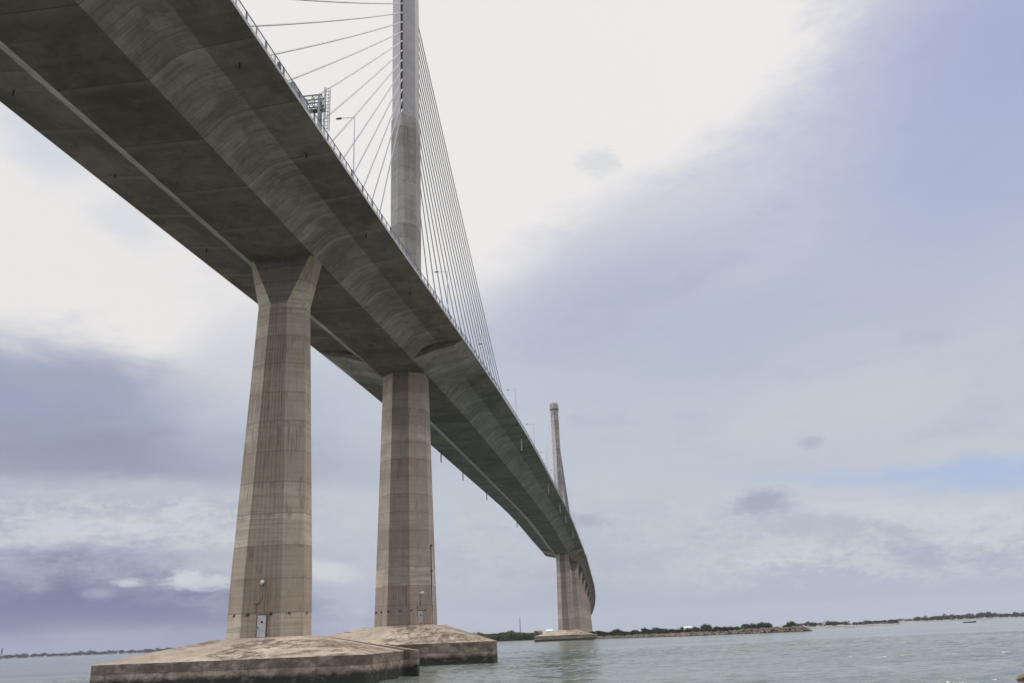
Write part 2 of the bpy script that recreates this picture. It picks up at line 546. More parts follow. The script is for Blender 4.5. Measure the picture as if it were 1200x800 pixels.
def footing_mat():
    m, t, b, _ = new_mat('stained_concrete')
    pos = t.n('ShaderNodeTexCoord').outputs['Object']
    x, y, z = t.sep(pos)
    geo = t.n('ShaderNodeNewGeometry')
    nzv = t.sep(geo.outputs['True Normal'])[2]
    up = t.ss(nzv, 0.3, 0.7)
    big = t.noise(pos, 0.16, 5.0, 0.6)
    med = t.noise(pos, 0.7, 6.0, 0.65, 0.4)
    fine = t.noise(pos, 3.5, 7.0, 0.7)
    streak = t.noise(t.scale(pos, (1.6, 1.6, 0.16)), 1.0, 6.0, 0.7)
    # side wall
    blotch = t.noise(t.scale(pos, (0.5, 0.5, 0.9)), 1.0, 6.0, 0.7, 0.5)
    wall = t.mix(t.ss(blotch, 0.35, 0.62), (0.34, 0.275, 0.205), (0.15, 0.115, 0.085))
    wall = t.mix(t.ss(streak, 0.48, 0.75, 0.0, 0.55), wall, (0.10, 0.08, 0.062))
    wob = t.m('ADD', z, t.m('MULTIPLY', t.m('SUBTRACT', t.noise(t.scale(pos, (0.6, 0.6, 0.5)), 1.0, 6.0, 0.75), 0.5), 1.6))
    upper = t.ss(z, 2.22, 2.30)
    wall = t.mix(t.m('MULTIPLY', upper, t.ss(t.noise(t.scale(pos, (0.28, 0.28, 0.5)), 1.0, 5.0, 0.7), 0.38, 0.6, 0.15, 0.85)), wall, (0.085, 0.064, 0.048))
    fz = t.m('ABSOLUTE', t.m('SUBTRACT', z, 2.25))
    wall = t.mix(t.m('MULTIPLY', t.m('LESS_THAN', fz, 0.04), 0.6), wall, (0.05, 0.04, 0.03))
    px = t.m('ABSOLUTE', t.m('SUBTRACT', t.m('FRACT', t.m('DIVIDE', t.m('ADD', x, y), 9.0)), 0.5))
    wall = t.mix(t.m('MULTIPLY', t.m('LESS_THAN', px, 0.005), 0.5), wall, (0.04, 0.035, 0.03))
    tide = t.ss(wob, 1.9, 1.1)
    wall = t.mix(t.m('MULTIPLY', tide, t.ss(blotch, 0.3, 0.5, 0.7, 1.0)), wall, (0.028, 0.024, 0.021))
    wall = t.mix(t.m('MULTIPLY', t.ss(wob, 0.9, 0.3), 0.8), wall, (0.030, 0.036, 0.020))
    # top: pale screed with mud and guano
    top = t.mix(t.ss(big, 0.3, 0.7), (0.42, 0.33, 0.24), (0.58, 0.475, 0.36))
    top = t.mix(t.ss(med, 0.5, 0.68, 0.0, 0.55), top, (0.30, 0.22, 0.155))
    mud = t.m('MULTIPLY', t.ss(t.noise(t.scale(pos, (0.075, 0.13, 0.1)), 1.0, 4.0, 0.6, 0.5), 0.49, 0.56),
              t.ss(t.noise(pos, 0.7, 7.0, 0.75, 0.8), 0.36, 0.60))
    top = t.mix(t.m('MULTIPLY', mud, 0.9), top, (0.10, 0.07, 0.05))
    top = t.mix(t.ss(fine, 0.5, 0.75, 0.0, 0.45), top, (0.20, 0.155, 0.11))
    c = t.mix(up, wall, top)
    c = t.mix(t.ss(fine, 0.45, 0.8, 0.0, 0.35), c, (0.06, 0.05, 0.04))
    t.set(b.inputs['Base Color'], c)
    b.inputs['Roughness'].default_value = 0.92
    b.inputs['Specular IOR Level'].default_value = 0.15
    bp = t.n('ShaderNodeBump')
    bp.inputs['Strength'].default_value = 0.7
    bp.inputs['Distance'].default_value = 0.12
    t.set(bp.inputs['Height'], t.m('ADD', fine, t.m('MULTIPLY', med, 1.6)))
    t.set(b.inputs['Normal'], bp.outputs[0])
    return m


M = {}
M['pier'] = concrete_pier('pier_concrete', (0.49, 0.405, 0.305), 4.6)
M['tower'] = concrete_pier('tower_concrete', (0.47, 0.38, 0.295), 4.0)
M['tower_dark'] = concrete_pier('tower_dark_concrete', (0.255, 0.205, 0.163), 4.0)  # darker copy: tower front panel, and shade painted on the bracket ends
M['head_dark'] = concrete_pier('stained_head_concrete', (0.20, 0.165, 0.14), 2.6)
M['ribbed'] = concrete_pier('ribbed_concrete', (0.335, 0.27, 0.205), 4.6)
M['mast_low'] = concrete_pier('mast_concrete', (0.33, 0.29, 0.26), 4.0, board=0.3)
M['mast_grey'] = plain('grey_cladding', (0.32, 0.287, 0.275), 0.6, 0.0, 0.3, 0.08, 0.4)
M['cap'] = plain('cap_concrete', (0.27, 0.22, 0.19), 0.85, var=0.15)
M['dark_band'] = plain('dark_band', (0.05, 0.05, 0.055), 0.6)
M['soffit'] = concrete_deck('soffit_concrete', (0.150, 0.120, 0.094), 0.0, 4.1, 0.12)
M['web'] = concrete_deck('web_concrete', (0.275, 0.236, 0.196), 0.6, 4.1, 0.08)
M['lit_web'] = concrete_deck('lit_web_concrete', (0.36, 0.305, 0.245), 0.3, 4.1, 0.05)  # left web's brighter skylight painted in as a paler copy of the web colour
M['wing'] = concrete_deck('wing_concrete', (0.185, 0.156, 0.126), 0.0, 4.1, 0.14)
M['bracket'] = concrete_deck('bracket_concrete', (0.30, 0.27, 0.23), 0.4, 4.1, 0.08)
M['fascia'] = plain('fascia_concrete', (0.36, 0.34, 0.33), 0.85, var=0.2, scale=0.8)
M['asphalt'] = plain('asphalt', (0.05, 0.05, 0.05), 0.9, var=0.2)
M['footing'] = footing_mat()
M['steel'] = plain('galvanised_steel', (0.20, 0.20, 0.21), 0.55, 0.3, 0.4, 0.15)
M['dark_steel'] = plain('dark_steel', (0.07, 0.07, 0.075), 0.55, 0.2, 0.4, 0.2)
M['pale_steel'] = plain('pale_steel', (0.50, 0.50, 0.50), 0.5, 0.0, 0.4, 0.1)
M['cable'] = plain('cable_sheath', (0.27, 0.258, 0.255), 0.5, 0.0, 0.4, 0.05)
M['sleeve'] = plain('cable_sleeve', (0.70, 0.69, 0.67), 0.5, 0.0, 0.4, 0.05)
M['white_paint'] = plain('white_paint', (0.62, 0.61, 0.58), 0.6, var=0.12, scale=2.0)
M['door_paint'] = plain('door_paint', (0.36, 0.35, 0.33), 0.6, var=0.15, scale=1.5)
M['lamp_steel'] = plain('lamp_steel', (0.40, 0.40, 0.41), 0.5, 0.2, 0.4, 0.1)
M['rail_steel'] = plain('rail_steel', (0.13, 0.13, 0.14), 0.55, 0.2, 0.4, 0.15)
M['black_plastic'] = plain('black_plastic', (0.015, 0.015, 0.016), 0.6)
M['rust'] = plain('rusty_steel', (0.06, 0.035, 0.025), 0.8, var=0.4)
M['pipe_dark'] = plain('dark_pipe', (0.03, 0.03, 0.032), 0.6)

# mesh screen of the railing: woven wire seen as a half transparent sheet
m, t, b, out = new_mat('wire_mesh_screen')
b.inputs['Base Color'].default_value = (0.42, 0.42, 0.43, 1)
b.inputs['Roughness'].default_value = 0.6
tr = t.n('ShaderNodeBsdfTransparent')
mxs = t.n('ShaderNodeMixShader')
mxs.inputs[0].default_value = 0.28
t.set(mxs.inputs[1], tr.outputs[0])
t.set(mxs.inputs[2], b.outputs[0])
t.set(out.inputs[0], mxs.outputs[0])
M['screen'] = m

# water
m, t, b, out = new_mat('sea_water')
pos = t.n('ShaderNodeTexCoord').outputs['Object']
patch = t.noise(t.scale(pos, (0.010, 0.028, 1.0)), 1.0, 4.0, 0.6, 0.6)
wcol = t.mix(t.ss(patch, 0.3, 0.7), (0.095, 0.125, 0.105), (0.205, 0.230, 0.196))
t.set(b.inputs['Base Color'], wcol)
b.inputs['Roughness'].default_value = 0.12
b.inputs['IOR'].default_value = 1.333
b.inputs['Specular IOR Level'].default_value = 0.5
calm = t.ss(t.noise(t.scale(pos, (0.006, 0.022, 1.0)), 1.0, 3.0, 0.55), 0.35, 0.65, 0.40, 1.35)


def wave_h(p):
    a = t.noise(t.scale(p, (0.55, 0.85, 1.0)), 1.0, 2.0, 0.6, 0.3)
    b2 = t.noise(t.scale(p, (0.13, 0.24, 1.0)), 1.0, 2.0, 0.55, 0.5)
    c3 = t.noise(t.scale(p, (0.03, 0.07, 1.0)), 1.0, 1.0, 0.5, 0.3)
    return t.m('ADD', t.m('ADD', t.m('MULTIPLY', a, 0.34), t.m('MULTIPLY', b2, 0.95)), t.m('MULTIPLY', c3, 1.6))


EPS = 0.25
h0 = wave_h(pos)
hx = wave_h(t.vm('ADD', pos, (EPS, 0, 0)))
hy = wave_h(t.vm('ADD', pos, (0, EPS, 0)))
nx_ = t.m('MULTIPLY', t.m('MULTIPLY', t.m('SUBTRACT', h0, hx), 1 / EPS), calm)
ny_ = t.m('MULTIPLY', t.m('MULTIPLY', t.m('SUBTRACT', h0, hy), 1 / EPS), calm)
t.set(b.inputs['Normal'], t.vm('NORMALIZE', t.comb(nx_, ny_, 1.0)))
M['water'] = m

# land materials
M['sand'] = plain('sand', (0.22, 0.185, 0.14), 0.95, var=0.25, scale=0.05)
M['scrub'] = plain('scrub_ground', (0.10, 0.095, 0.06), 0.95, var=0.5, scale=0.06)
M['rock'] = plain('bank_rock', (0.145, 0.112, 0.085), 0.95, var=0.55, scale=0.35)
M['near_rock'] = plain('shore_rock', (0.20, 0.14, 0.09), 0.95, var=0.45, scale=1.5)
M['dark_concrete'] = plain('dark_concrete', (0.10, 0.075, 0.06), 0.95, var=0.4, scale=0.6)
M['bark'] = plain('bark', (0.08, 0.06, 0.045), 0.95)


def leaf_mat(name, a, bcol):
    m, t, b, _ = new_mat(name)
    oi = t.n('ShaderNodeObjectInfo')
    pos = t.n('ShaderNodeTexCoord').outputs['Object']
    nz = t.noise(pos, 0.6, 3.0)
    c = t.mix(t.ss(nz, 0.35, 0.65), a, bcol)
    c = t.mix(t.m('MULTIPLY', oi.outputs['Random'], 0.5), c, tuple(x * 0.6 for x in a))
    t.set(b.inputs['Base Color'], c)
    b.inputs['Roughness'].default_value = 0.85
    b.inputs['Specular IOR Level'].default_value = 0.15
    return m


M['olive'] = leaf_mat('olive_leaves', (0.070, 0.085, 0.030), (0.120, 0.135, 0.050))
M['dark_leaf'] = leaf_mat('dark_leaves', (0.035, 0.045, 0.025), (0.065, 0.075, 0.038))
M['far_leaf'] = leaf_mat('far_leaves', (0.040, 0.050, 0.036), (0.060, 0.070, 0.048))
M['wall_white'] = plain('white_render', (0.62, 0.60, 0.56), 0.9, var=0.1)
M['wall_brown'] = plain('brown_render', (0.24, 0.17, 0.12), 0.9, var=0.3)
M['roof_tile'] = plain('roof_tile', (0.22, 0.12, 0.085), 0.9, var=0.3)
M['glass'] = plain('dark_glass', (0.03, 0.035, 0.04), 0.15, 0.0, 0.6)
M['hull_dark'] = plain('dark_hull_paint', (0.06, 0.045, 0.04), 0.5)
M['hull_pale'] = plain('pale_hull_paint', (0.45, 0.46, 0.47), 0.5)

# ------------------------------------------------------------------ bridge alignment
TH = R(6.7)                     # bearing of the bridge
KN = np.array([-150, -20, 60, 130, 210, 300, 400, 520, 640, 760, 900, 1100, 1300, 1500, 1750.])
KX = np.array([55.6, 53.65, 52.25, 51.14, 48.81, 46.82, 47.56, 48.28, 49.54, 51.43, 53.83, 57.6, 68.0, 86.0, 116.0])
KZ = np.array([57.0, 59.9, 61.62, 63.16, 64.09, 63.82, 65.64, 66.92, 65.22, 64.27, 58.64, 46.43, 33.2, 21.0, 8.0])


def natspline(kn, y):
    n = len(kn)
    h = np.diff(kn)
    A = np.zeros((n, n))
    bb = np.zeros(n)
    A[0, 0] = A[-1, -1] = 1
    for i in range(1, n - 1):
        A[i, i - 1] = h[i - 1]
        A[i, i] = 2 * (h[i - 1] + h[i])
        A[i, i + 1] = h[i]
        bb[i] = 6 * ((y[i + 1] - y[i]) / h[i] - (y[i] - y[i - 1]) / h[i - 1])
    Mm = np.linalg.solve(A, bb)

    def f(x):
        j = min(max(int(np.searchsorted(kn, x)) - 1, 0), n - 2)
        t0, t1, hh = kn[j + 1] - x, x - kn[j], h[j]
        return float((Mm[j] * t0 ** 3 + Mm[j + 1] * t1 ** 3) / (6 * hh) + (y[j] / hh - Mm[j] * hh / 6) * t0 + (y[j + 1] / hh - Mm[j + 1] * hh / 6) * t1)
    return f


def lerp(a, b, k):
    return a + (b - a) * k


axis_x = natspline(KN, KX)
axis_z = natspline(KN, KZ)
SOFF = 3.88                     # soffit below the slab edge


def bp_(s, u, dz=0.0, z=None):
    """point at distance s along the bridge, u to its left of the axis, dz above the slab edge"""
    q = min(1.0, max(0.0, (s - 762.0) / 36.0))
    q = q * q * (3 - 2 * q)
    if abs(u) > 10.3:
        u = math.copysign(10.3 + (abs(u) - 10.3) * lerp(1.0, 0.15, q), u)
    uu = axis_x(s) + u - 6.0 * q
    zz = axis_z(s) + HC + dz if z is None else z
    return Vector((s * math.sin(TH) - uu * math.cos(TH), s * math.cos(TH) + uu * math.sin(TH), zz))


# ------------------------------------------------------------------ water, land
def water_sheet():
    """one sheet to the horizon; the water near the piers carries real wind waves, dying out towards its borders"""
    x0, x1, y0, y1, st = -110.0, 190.0, 30.0, 330.0, 0.42
    nx, ny = int((x1 - x0) / st), int((y1 - y0) / st)
    X, Y = np.meshgrid(np.linspace(x0, x1, nx), np.linspace(y0, y1, ny))
    Z = np.zeros_like(X)
    r = np.random.default_rng(5)
    wx, wy = X.copy(), Y.copy()
    for k in range(70):
        lam = 1.5 * (8.0 / 1.5) ** (r.random() ** 1.7)
        ang = math.radians(250) + r.normal(0, 0.55)
        kx, ky = math.cos(ang) * 2 * math.pi / lam, math.sin(ang) * 2 * math.pi / lam
        Z += 0.0036 * lam ** 1.0 * np.cos(kx * wx + ky * wy + r.random() * 6.283)
    gust = 0.75 + 0.38 * np.sin(X * 0.045 + 1.3 * np.sin(Y * 0.021)) * np.sin(Y * 0.033 + 0.6)
    Z = (Z + 0.9 * np.sign(Z) * Z * Z) * gust
    ed = np.minimum(np.minimum(X - x0, x1 - X), np.minimum(Y - y0, (y1 - Y) * 0.35))
    Z *= np.clip(ed / 25.0, 0, 1)
    v = np.stack([X, Y, Z], -1).reshape(-1, 3)
    idx = np.arange(nx * ny).reshape(ny, nx)
    f = np.stack([idx[:-1, :-1], idx[:-1, 1:], idx[1:, 1:], idx[1:, :-1]], -1).reshape(-1, 4)
    S_ = 9000.0
    nb_ = len(v)
    v = np.concatenate([v, np.array([(-S_, -S_, 0), (S_, -S_, 0), (S_, S_, 0), (-S_, S_, 0)], float)])
    c = [int(idx[0, 0]), int(idx[0, -1]), int(idx[-1, -1]), int(idx[-1, 0])]
    o_ = [nb_, nb_ + 1, nb_ + 2, nb_ + 3]
    outer = [(o_[0], o_[1], c[1], c[0]), (o_[1], o_[2], c[2], c[1]), (o_[2], o_[3], c[3], c[2]), (o_[3], o_[0], c[0], c[3])]
    me = bpy.data.meshes.new('water')
    nf = len(f) + 4
    me.vertices.add(len(v))
    me.vertices.foreach_set('co', v.ravel())
    fl = np.concatenate([f.ravel(), np.array(outer).ravel()]).astype(np.int32)
    me.loops.add(len(fl))
    me.loops.foreach_set('vertex_index', fl)
    me.polygons.add(nf)
    me.polygons.foreach_set('loop_start', np.arange(nf, dtype=np.int32) * 4)
    me.polygons.foreach_set('use_smooth', np.ones(nf, bool))
    me.update(calc_edges=True)
    me.validate()
    me.materials.append(M['water'])
    o = bpy.data.objects.new('water', me)
    COL.objects.link(o)
    return struct(o)


water_sheet()


def land(name, outline, top, mat, slope=6.0):
    """low ground: shoreline polygon (CCW) rising inland to a flat top"""
    n = len(outline)
    cx = sum(p[0] for p in outline) / n
    cy = sum(p[1] for p in outline) / n
    mb = MB()
    lo, mid, hi = [], [], []
    for (x, y) in outline:
        d = math.hypot(cx - x, cy - y)
        k = min(0.6, slope / max(d, 1))
        lo.append(mb.vert((x, y, -0.6)))
        mid.append(mb.vert((x + (cx - x) * k * 0.5, y + (cy - y) * k * 0.5, top * 0.75)))
        hi.append(mb.vert((x + (cx - x) * k, y + (cy - y) * k, top)))
    for i in range(n):
        j = (i + 1) % n
        mb.face((lo[i], lo[j], mid[j], mid[i]))
        mb.face((mid[i], mid[j], hi[j], hi[i]))
    mb.face(hi)
    o = struct(mb.build(name, mat))
    return fix_normals(o)


main_shore = [(-140, 1030), (-56, 1012), (-20, 1018), (13, 1030), (50, 850), (62, 760), (82, 715), (111, 652), (150, 641), (188, 631),
              (197, 637), (214, 700), (250, 900), (300, 1150), (350, 1500), (120, 1900), (-260, 1700)]
land('ground', main_shore, 1.6, M['scrub'], 8.0)
land('shore', [(340, 1185), (440, 1155), (470, 1140), (500, 1180), (480, 1300), (350, 1300)], 1.0, M['sand'], 12)
land('shore', [(828, 1935), (1000, 2010), (1300, 2120), (1900, 2350), (1900, 2700), (900, 2500)], 1.2, M['sand'], 30)
land('shore', [(1040, 2800), (1320, 2890), (1320, 3100), (1040, 3050)], 1.0, M['sand'], 30)
land('shore', [(-2600, 2700), (-2000, 3150), (-1300, 3420), (-700, 3560), (-200, 3700), (-200, 4200), (-2600, 4000)], 1.0, M['scrub'], 30)


# ------------------------------------------------------------------ foliage meshes
def leafy(mbx, c, rx, ry, rz, n, size, lumps=5):
    cs = []
    for _ in range(lumps):
        a = random.uniform(0, 2 * math.pi)
        r = random.uniform(0.0, 0.65)
        cs.append((c[0] + rx * r * math.cos(a), c[1] + ry * r * math.sin(a), c[2] + rz * random.uniform(-0.35, 0.55), random.uniform(0.35, 0.6)))
    for _ in range(n):
        L = random.choice(cs)
        v = Vector((random.gauss(0, 1), random.gauss(0, 1), random.gauss(0, 1))).normalized() * (random.uniform(0.35, 1.0) ** 0.5)
        p = Vector((L[0] + v.x * rx * L[3], L[1] + v.y * ry * L[3], L[2] + v.z * rz * L[3]))
        a = Vector((random.gauss(0, 1), random.gauss(0, 1), random.gauss(0, 1))).normalized()
        bq = a.cross(Vector((random.gauss(0, 1), random.gauss(0, 1), random.gauss(0, 1)))).normalized()
        s = size * random.uniform(0.6, 1.3)
        ids = [mbx.vert(p + a * s), mbx.vert(p + bq * s * 0.7), mbx.vert(p - a * s), mbx.vert(p - bq * s * 0.7)]
        mbx.face(ids)


def make_bush(name, label, h, wdt, mat, n=1300, size=0.42):
    t_ = thing(name, label, 'tree' if 'tree' in name else 'bush')
    mb = MB()
    leafy(mb, (0, 0, h * 0.44), wdt * 0.5, wdt * 0.5, h * 0.52, n, size, 9)
    mb.build('crown', mat, t_)
    mb = MB()
    mb.tube([(0, 0, -0.4), (0.1, 0, h * 0.3), (0.2, 0.1, h * 0.6)], [0.25, 0.18, 0.08], 6)
    for k in range(4):
        a = k * 1.6 + 0.3
        mb.tube([(0.1, 0, h * 0.25), (math.cos(a) * wdt * 0.25, math.sin(a) * wdt * 0.25, h * 0.6)], [0.12, 0.04], 5)
    mb.build('trunk', M['bark'], t_)
    return t_


olive_protos = [make_bush('mangrove_tree', 'x', 9.0, 11.0, M['olive']), make_bush('mangrove_tree', 'x', 7.5, 12.0, M['olive'])]
dark_protos = [make_bush('shore_bush', 'x', 5.0, 7.5, M['dark_leaf'], 900, 0.36), make_bush('shore_bush', 'x', 5.5, 8.5, M['dark_leaf'], 900, 0.36)]
used = set()


def plant(protos, k, loc, label, group, s=1.0):
    p = protos[k % len(protos)]
    sc = (s * random.uniform(1.2, 1.9), s * random.uniform(1.1, 1.5), s * random.uniform(0.75, 1.05))
    if p.name not in used:
        used.add(p.name)
        o = p
        o.location = loc
        o.scale = sc
    else:
        o = dup(p, loc, random.uniform(0, 6.28), scale=sc)
    o['label'] = label
    o['group'] = group
    return o


UNITS = ['', 'first', 'second', 'third', 'fourth', 'fifth', 'sixth', 'seventh', 'eighth', 'ninth', 'tenth', 'eleventh', 'twelfth', 'thirteenth',
         'fourteenth', 'fifteenth', 'sixteenth', 'seventeenth', 'eighteenth', 'nineteenth']
TENS = {20: ('twenty', 'twentieth'), 30: ('thirty', 'thirtieth'), 40: ('forty', 'fortieth'), 50: ('fifty', 'fiftieth'), 60: ('sixty', 'sixtieth'),
        70: ('seventy', 'seventieth'), 80: ('eighty', 'eightieth'), 90: ('ninety', 'ninetieth')}


def ordinal(n):
    if n < 20:
        return UNITS[n]
    a, b_ = TENS[n // 10 * 10]
    return b_ if n % 10 == 0 else a + '-' + UNITS[n % 10]


def grove(protos, spots, text, group):
    """spots: (x, y, size); labelled by their order in the view from right to left"""
    spots = sorted(spots, key=lambda q: -q[0] / q[1])
    for i, (x, y, sc) in enumerate(spots):
        plant(protos, i, (x, y, 1.0), text % ordinal(i + 1), group, sc)


# pale green thicket left of the far tower
sp = []
for i in range(30):
    x = -66 + i * 2.75 + random.uniform(-1, 1)
    sp.append((x, 1024 + (i % 3) * 9 + random.uniform(-2, 2), random.uniform(0.95, 1.3) * (0.8 if i > 24 else 1)))
grove(olive_protos, sp, 'olive green waterside tree in the thicket, %s from the far tower', 'olive trees of the thicket')
# scrub along the rocky spit
spit = [(70, 755), (100, 705), (120, 672), (150, 660), (176, 648), (190, 645)]
sp = []
nb = 84
for i in range(nb):
    f = i / (nb - 1) * (len(spit) - 1)
    k = min(int(f), len(spit) - 2)
    a, bb = spit[k], spit[k + 1]
    g = f - k
    x, y = a[0] + (bb[0] - a[0]) * g, a[1] + (bb[1] - a[1]) * g
    sc = random.uniform(0.5, 0.95)
    if i in (66, 67, 68):
        sc = 1.2
    if i > 72:
        sc *= 0.6
    sp.append((x + random.uniform(-3, 3), y + random.uniform(8, 40), sc))
grove(dark_protos, sp, 'low dark bush on the rocky spit, %s inland from its tip', 'dark bushes on the rocky spit')
sp = []
for i in range(34):
    x = 66 + i * 5.5 + random.uniform(-2, 2)
    sp.append((x, 820 + random.uniform(0, 60), random.uniform(0.9, 1.5)))
grove(dark_protos, sp, 'dark bush inland beyond the rocky spit, %s counting leftwards', 'dark bushes inland of the spit')


def treeline(name, pts, depth, h, mat, step, label, n=46, size=1.4):
    mb = MB()
    for i in range(len(pts) - 1):
        a, bb = Vector((*pts[i], 0)), Vector((*pts[i + 1], 0))
        L = (bb - a).length
        k = 0.0
        while k < L:
            p = a.lerp(bb, k / L)
            hh = h * random.uniform(0.6, 1.0) * (0.75 + 0.5 * mnoise.noise(Vector((p.x * 0.012, p.y * 0.012, 3.1))))
            leafy(mb, (p.x, p.y + random.uniform(0, depth), 0.8 + hh * 0.5), step * 0.75, step * 0.6, hh * 0.55, n, size * min(1.0, hh / h + 0.3), 3)
            k += step * random.uniform(0.2, 0.45)
    o = mb.build(name, mat)
    o['kind'] = 'stuff'
    return tag(o, label, 'trees')


treeline('treeline', [(350, 1200), (400, 1180), (440, 1170), (468, 1156), (480, 1185)], 20, 9.5, M['far_leaf'], 9, 'dark low wood on the nearer island right of the rock spit', 70, 1.0)
treeline('treeline', [(848, 1975), (1000, 2030), (1300, 2140), (1700, 2300)], 30, 15.0, M['far_leaf'], 13, 'long dark wood along the far right shore', 70, 1.8)
treeline('treeline', [(1060, 2830), (1160, 2870), (1300, 2920)], 40, 10.0, M['far_leaf'], 16, 'faint wood on the distant strip between two islands', 40, 2.0)
treeline('treeline', [(-2560, 2760), (-2000, 3180), (-1300, 3450), (-700, 3590)], 40, 19.0, M['far_leaf'], 22, 'dark distant wood along the far left shore', 60, 2.8)

# riprap along the spit
mb = MB()
bank = [(62, 757), (82, 713), (111, 650), (150, 638), (188, 628), (197, 634), (212, 690)]
seglen = [math.dist(bank[i], bank[i + 1]) for i in range(len(bank) - 1)]
for i in range(1500):
    r = random.uniform(0, sum(seglen))
    k = 0
    while r > seglen[k]:
        r -= seglen[k]
        k += 1
    a, bb = bank[k], bank[k + 1]
    g = r / seglen[k]
    px_, py_ = a[0] + (bb[0] - a[0]) * g, a[1] + (bb[1] - a[1]) * g
    hmax = 1.3 + (1.6 if k >= 3 else 0.25 * k)
    back = random.uniform(-1.0, 10)
    top = hmax * min(1.0, (back + 1) / 5.0)
    if back > 6:
        top *= 0.9
    dxn, dyn = bb[0] - a[0], bb[1] - a[1]
    L = math.hypot(dxn, dyn)
    nx, ny = -dyn / L, dxn / L
    c = Vector((px_ + nx * back, py_ + ny * back, max(0.0, top * random.uniform(0.55, 1.0))))
    sz = random.uniform(0.6, 1.5)
    vs = []
    for q in ((0, 0, 1), (0.9, 0, 0.3), (0.28, 0.85, 0.25), (-0.7, 0.5, 0.35), (-0.7, -0.5, 0.3), (0.28, -0.85, 0.3), (0.6, 0.4, -0.7), (-0.6, 0.4, -0.7), (0, -0.7, -0.7)):
        vs.append(mb.vert(c + Vector(q) * sz * random.uniform(0.7, 1.2)))
    for f in ((0, 1, 2), (0, 2, 3), (0, 3, 4), (0, 4, 5), (0, 5, 1), (1, 6, 2), (2, 6, 7), (2, 7, 3), (3, 7, 4), (4, 7, 8), (4, 8, 5), (5, 8, 6), (5, 6, 1)):
        mb.face([vs[j] for j in f])
o = mb.build('riprap', M['rock'])
o['kind'] = 'stuff'
tag(o, 'brown boulders heaped along the waterline of the low spit', 'rocks')


# ------------------------------------------------------------------ piers
def octo(F, dxc, side, dyc, z, cx=0.0, cy=0.0, ribs=0, rib_d=0.0, slot=0.0):
    """plan outline of a chamfered shaft, x to the right, y along the bridge; starts at the near left corner, counter-clockwise"""
    h = side / 2 + dyc
    near, far = [], []
    if slot:
        near = [(-F / 2, -h), (-F / 2, -h + slot), (F / 2, -h + slot), (F / 2, -h)]
    else:
        near = [(-F / 2, -h)]
        for i in range(ribs):
            x0 = -F / 2 + F * (i + 0.5) / (ribs + 0.5)
            wv = F / (ribs + 0.5)
            near += [(x0 - wv * 0.22, -h), (x0 - wv * 0.14, -h + rib_d), (x0 + wv * 0.14, -h + rib_d), (x0 + wv * 0.22, -h)]
        near.append((F / 2, -h))
    pts = near + [(F / 2 + dxc, -side / 2), (F / 2 + dxc, side / 2)]
    if slot:
        pts += [(F / 2, h), (F / 2, h - slot), (-F / 2, h - slot), (-F / 2, h)]
    else:
        pts += [(F / 2, h), (-F / 2, h)]
    pts += [(-F / 2 - dxc, side / 2), (-F / 2 - dxc, -side / 2)]
    return [(cx + x, cy + y, z) for x, y in pts]


def lerp(a, b, k):
    return a + (b - a) * k


def footing(parent, ring, plateau, zt, zp, zb=-2.5):
    """ring: plan corners of the cap wall; plateau: rectangle under the shaft; sloped top between"""
    mb = MB()
    lo = [mb.vert((x, y, zb)) for x, y in ring]
    hi = [mb.vert((x, y, zt)) for x, y in ring]
    rim = [mb.vert((x * 0.975, y * 0.965, zt + 0.12)) for x, y in ring]
    n = len(ring)
    for i in range(n):
        j = (i + 1) % n
        mb.face((lo[i], lo[j], hi[j], hi[i]))
        mb.face((hi[i], hi[j], rim[j], rim[i]))
    px, py = plateau
    corners = [(-px, -py), (px, -py), (px, py), (-px, py)]
    pc = [mb.vert((x, y, zp)) for x, y in corners]

    def near_c(p):
        qx = 0 if p[0] < 0 else 1
        if p[1] < 0:
            return (0, 1)[qx]
        return (3, 2)[qx]
    for i in range(n):
        j = (i + 1) % n
        a, c = near_c(ring[i]), near_c(ring[j])
        if a == c:
            mb.face((rim[i], rim[j], pc[a]))
        else:
            mb.face((rim[i], rim[j], pc[c], pc[a]))
    mb.face(pc)
    return fix_normals(mb.build('footing', M['footing'], parent))


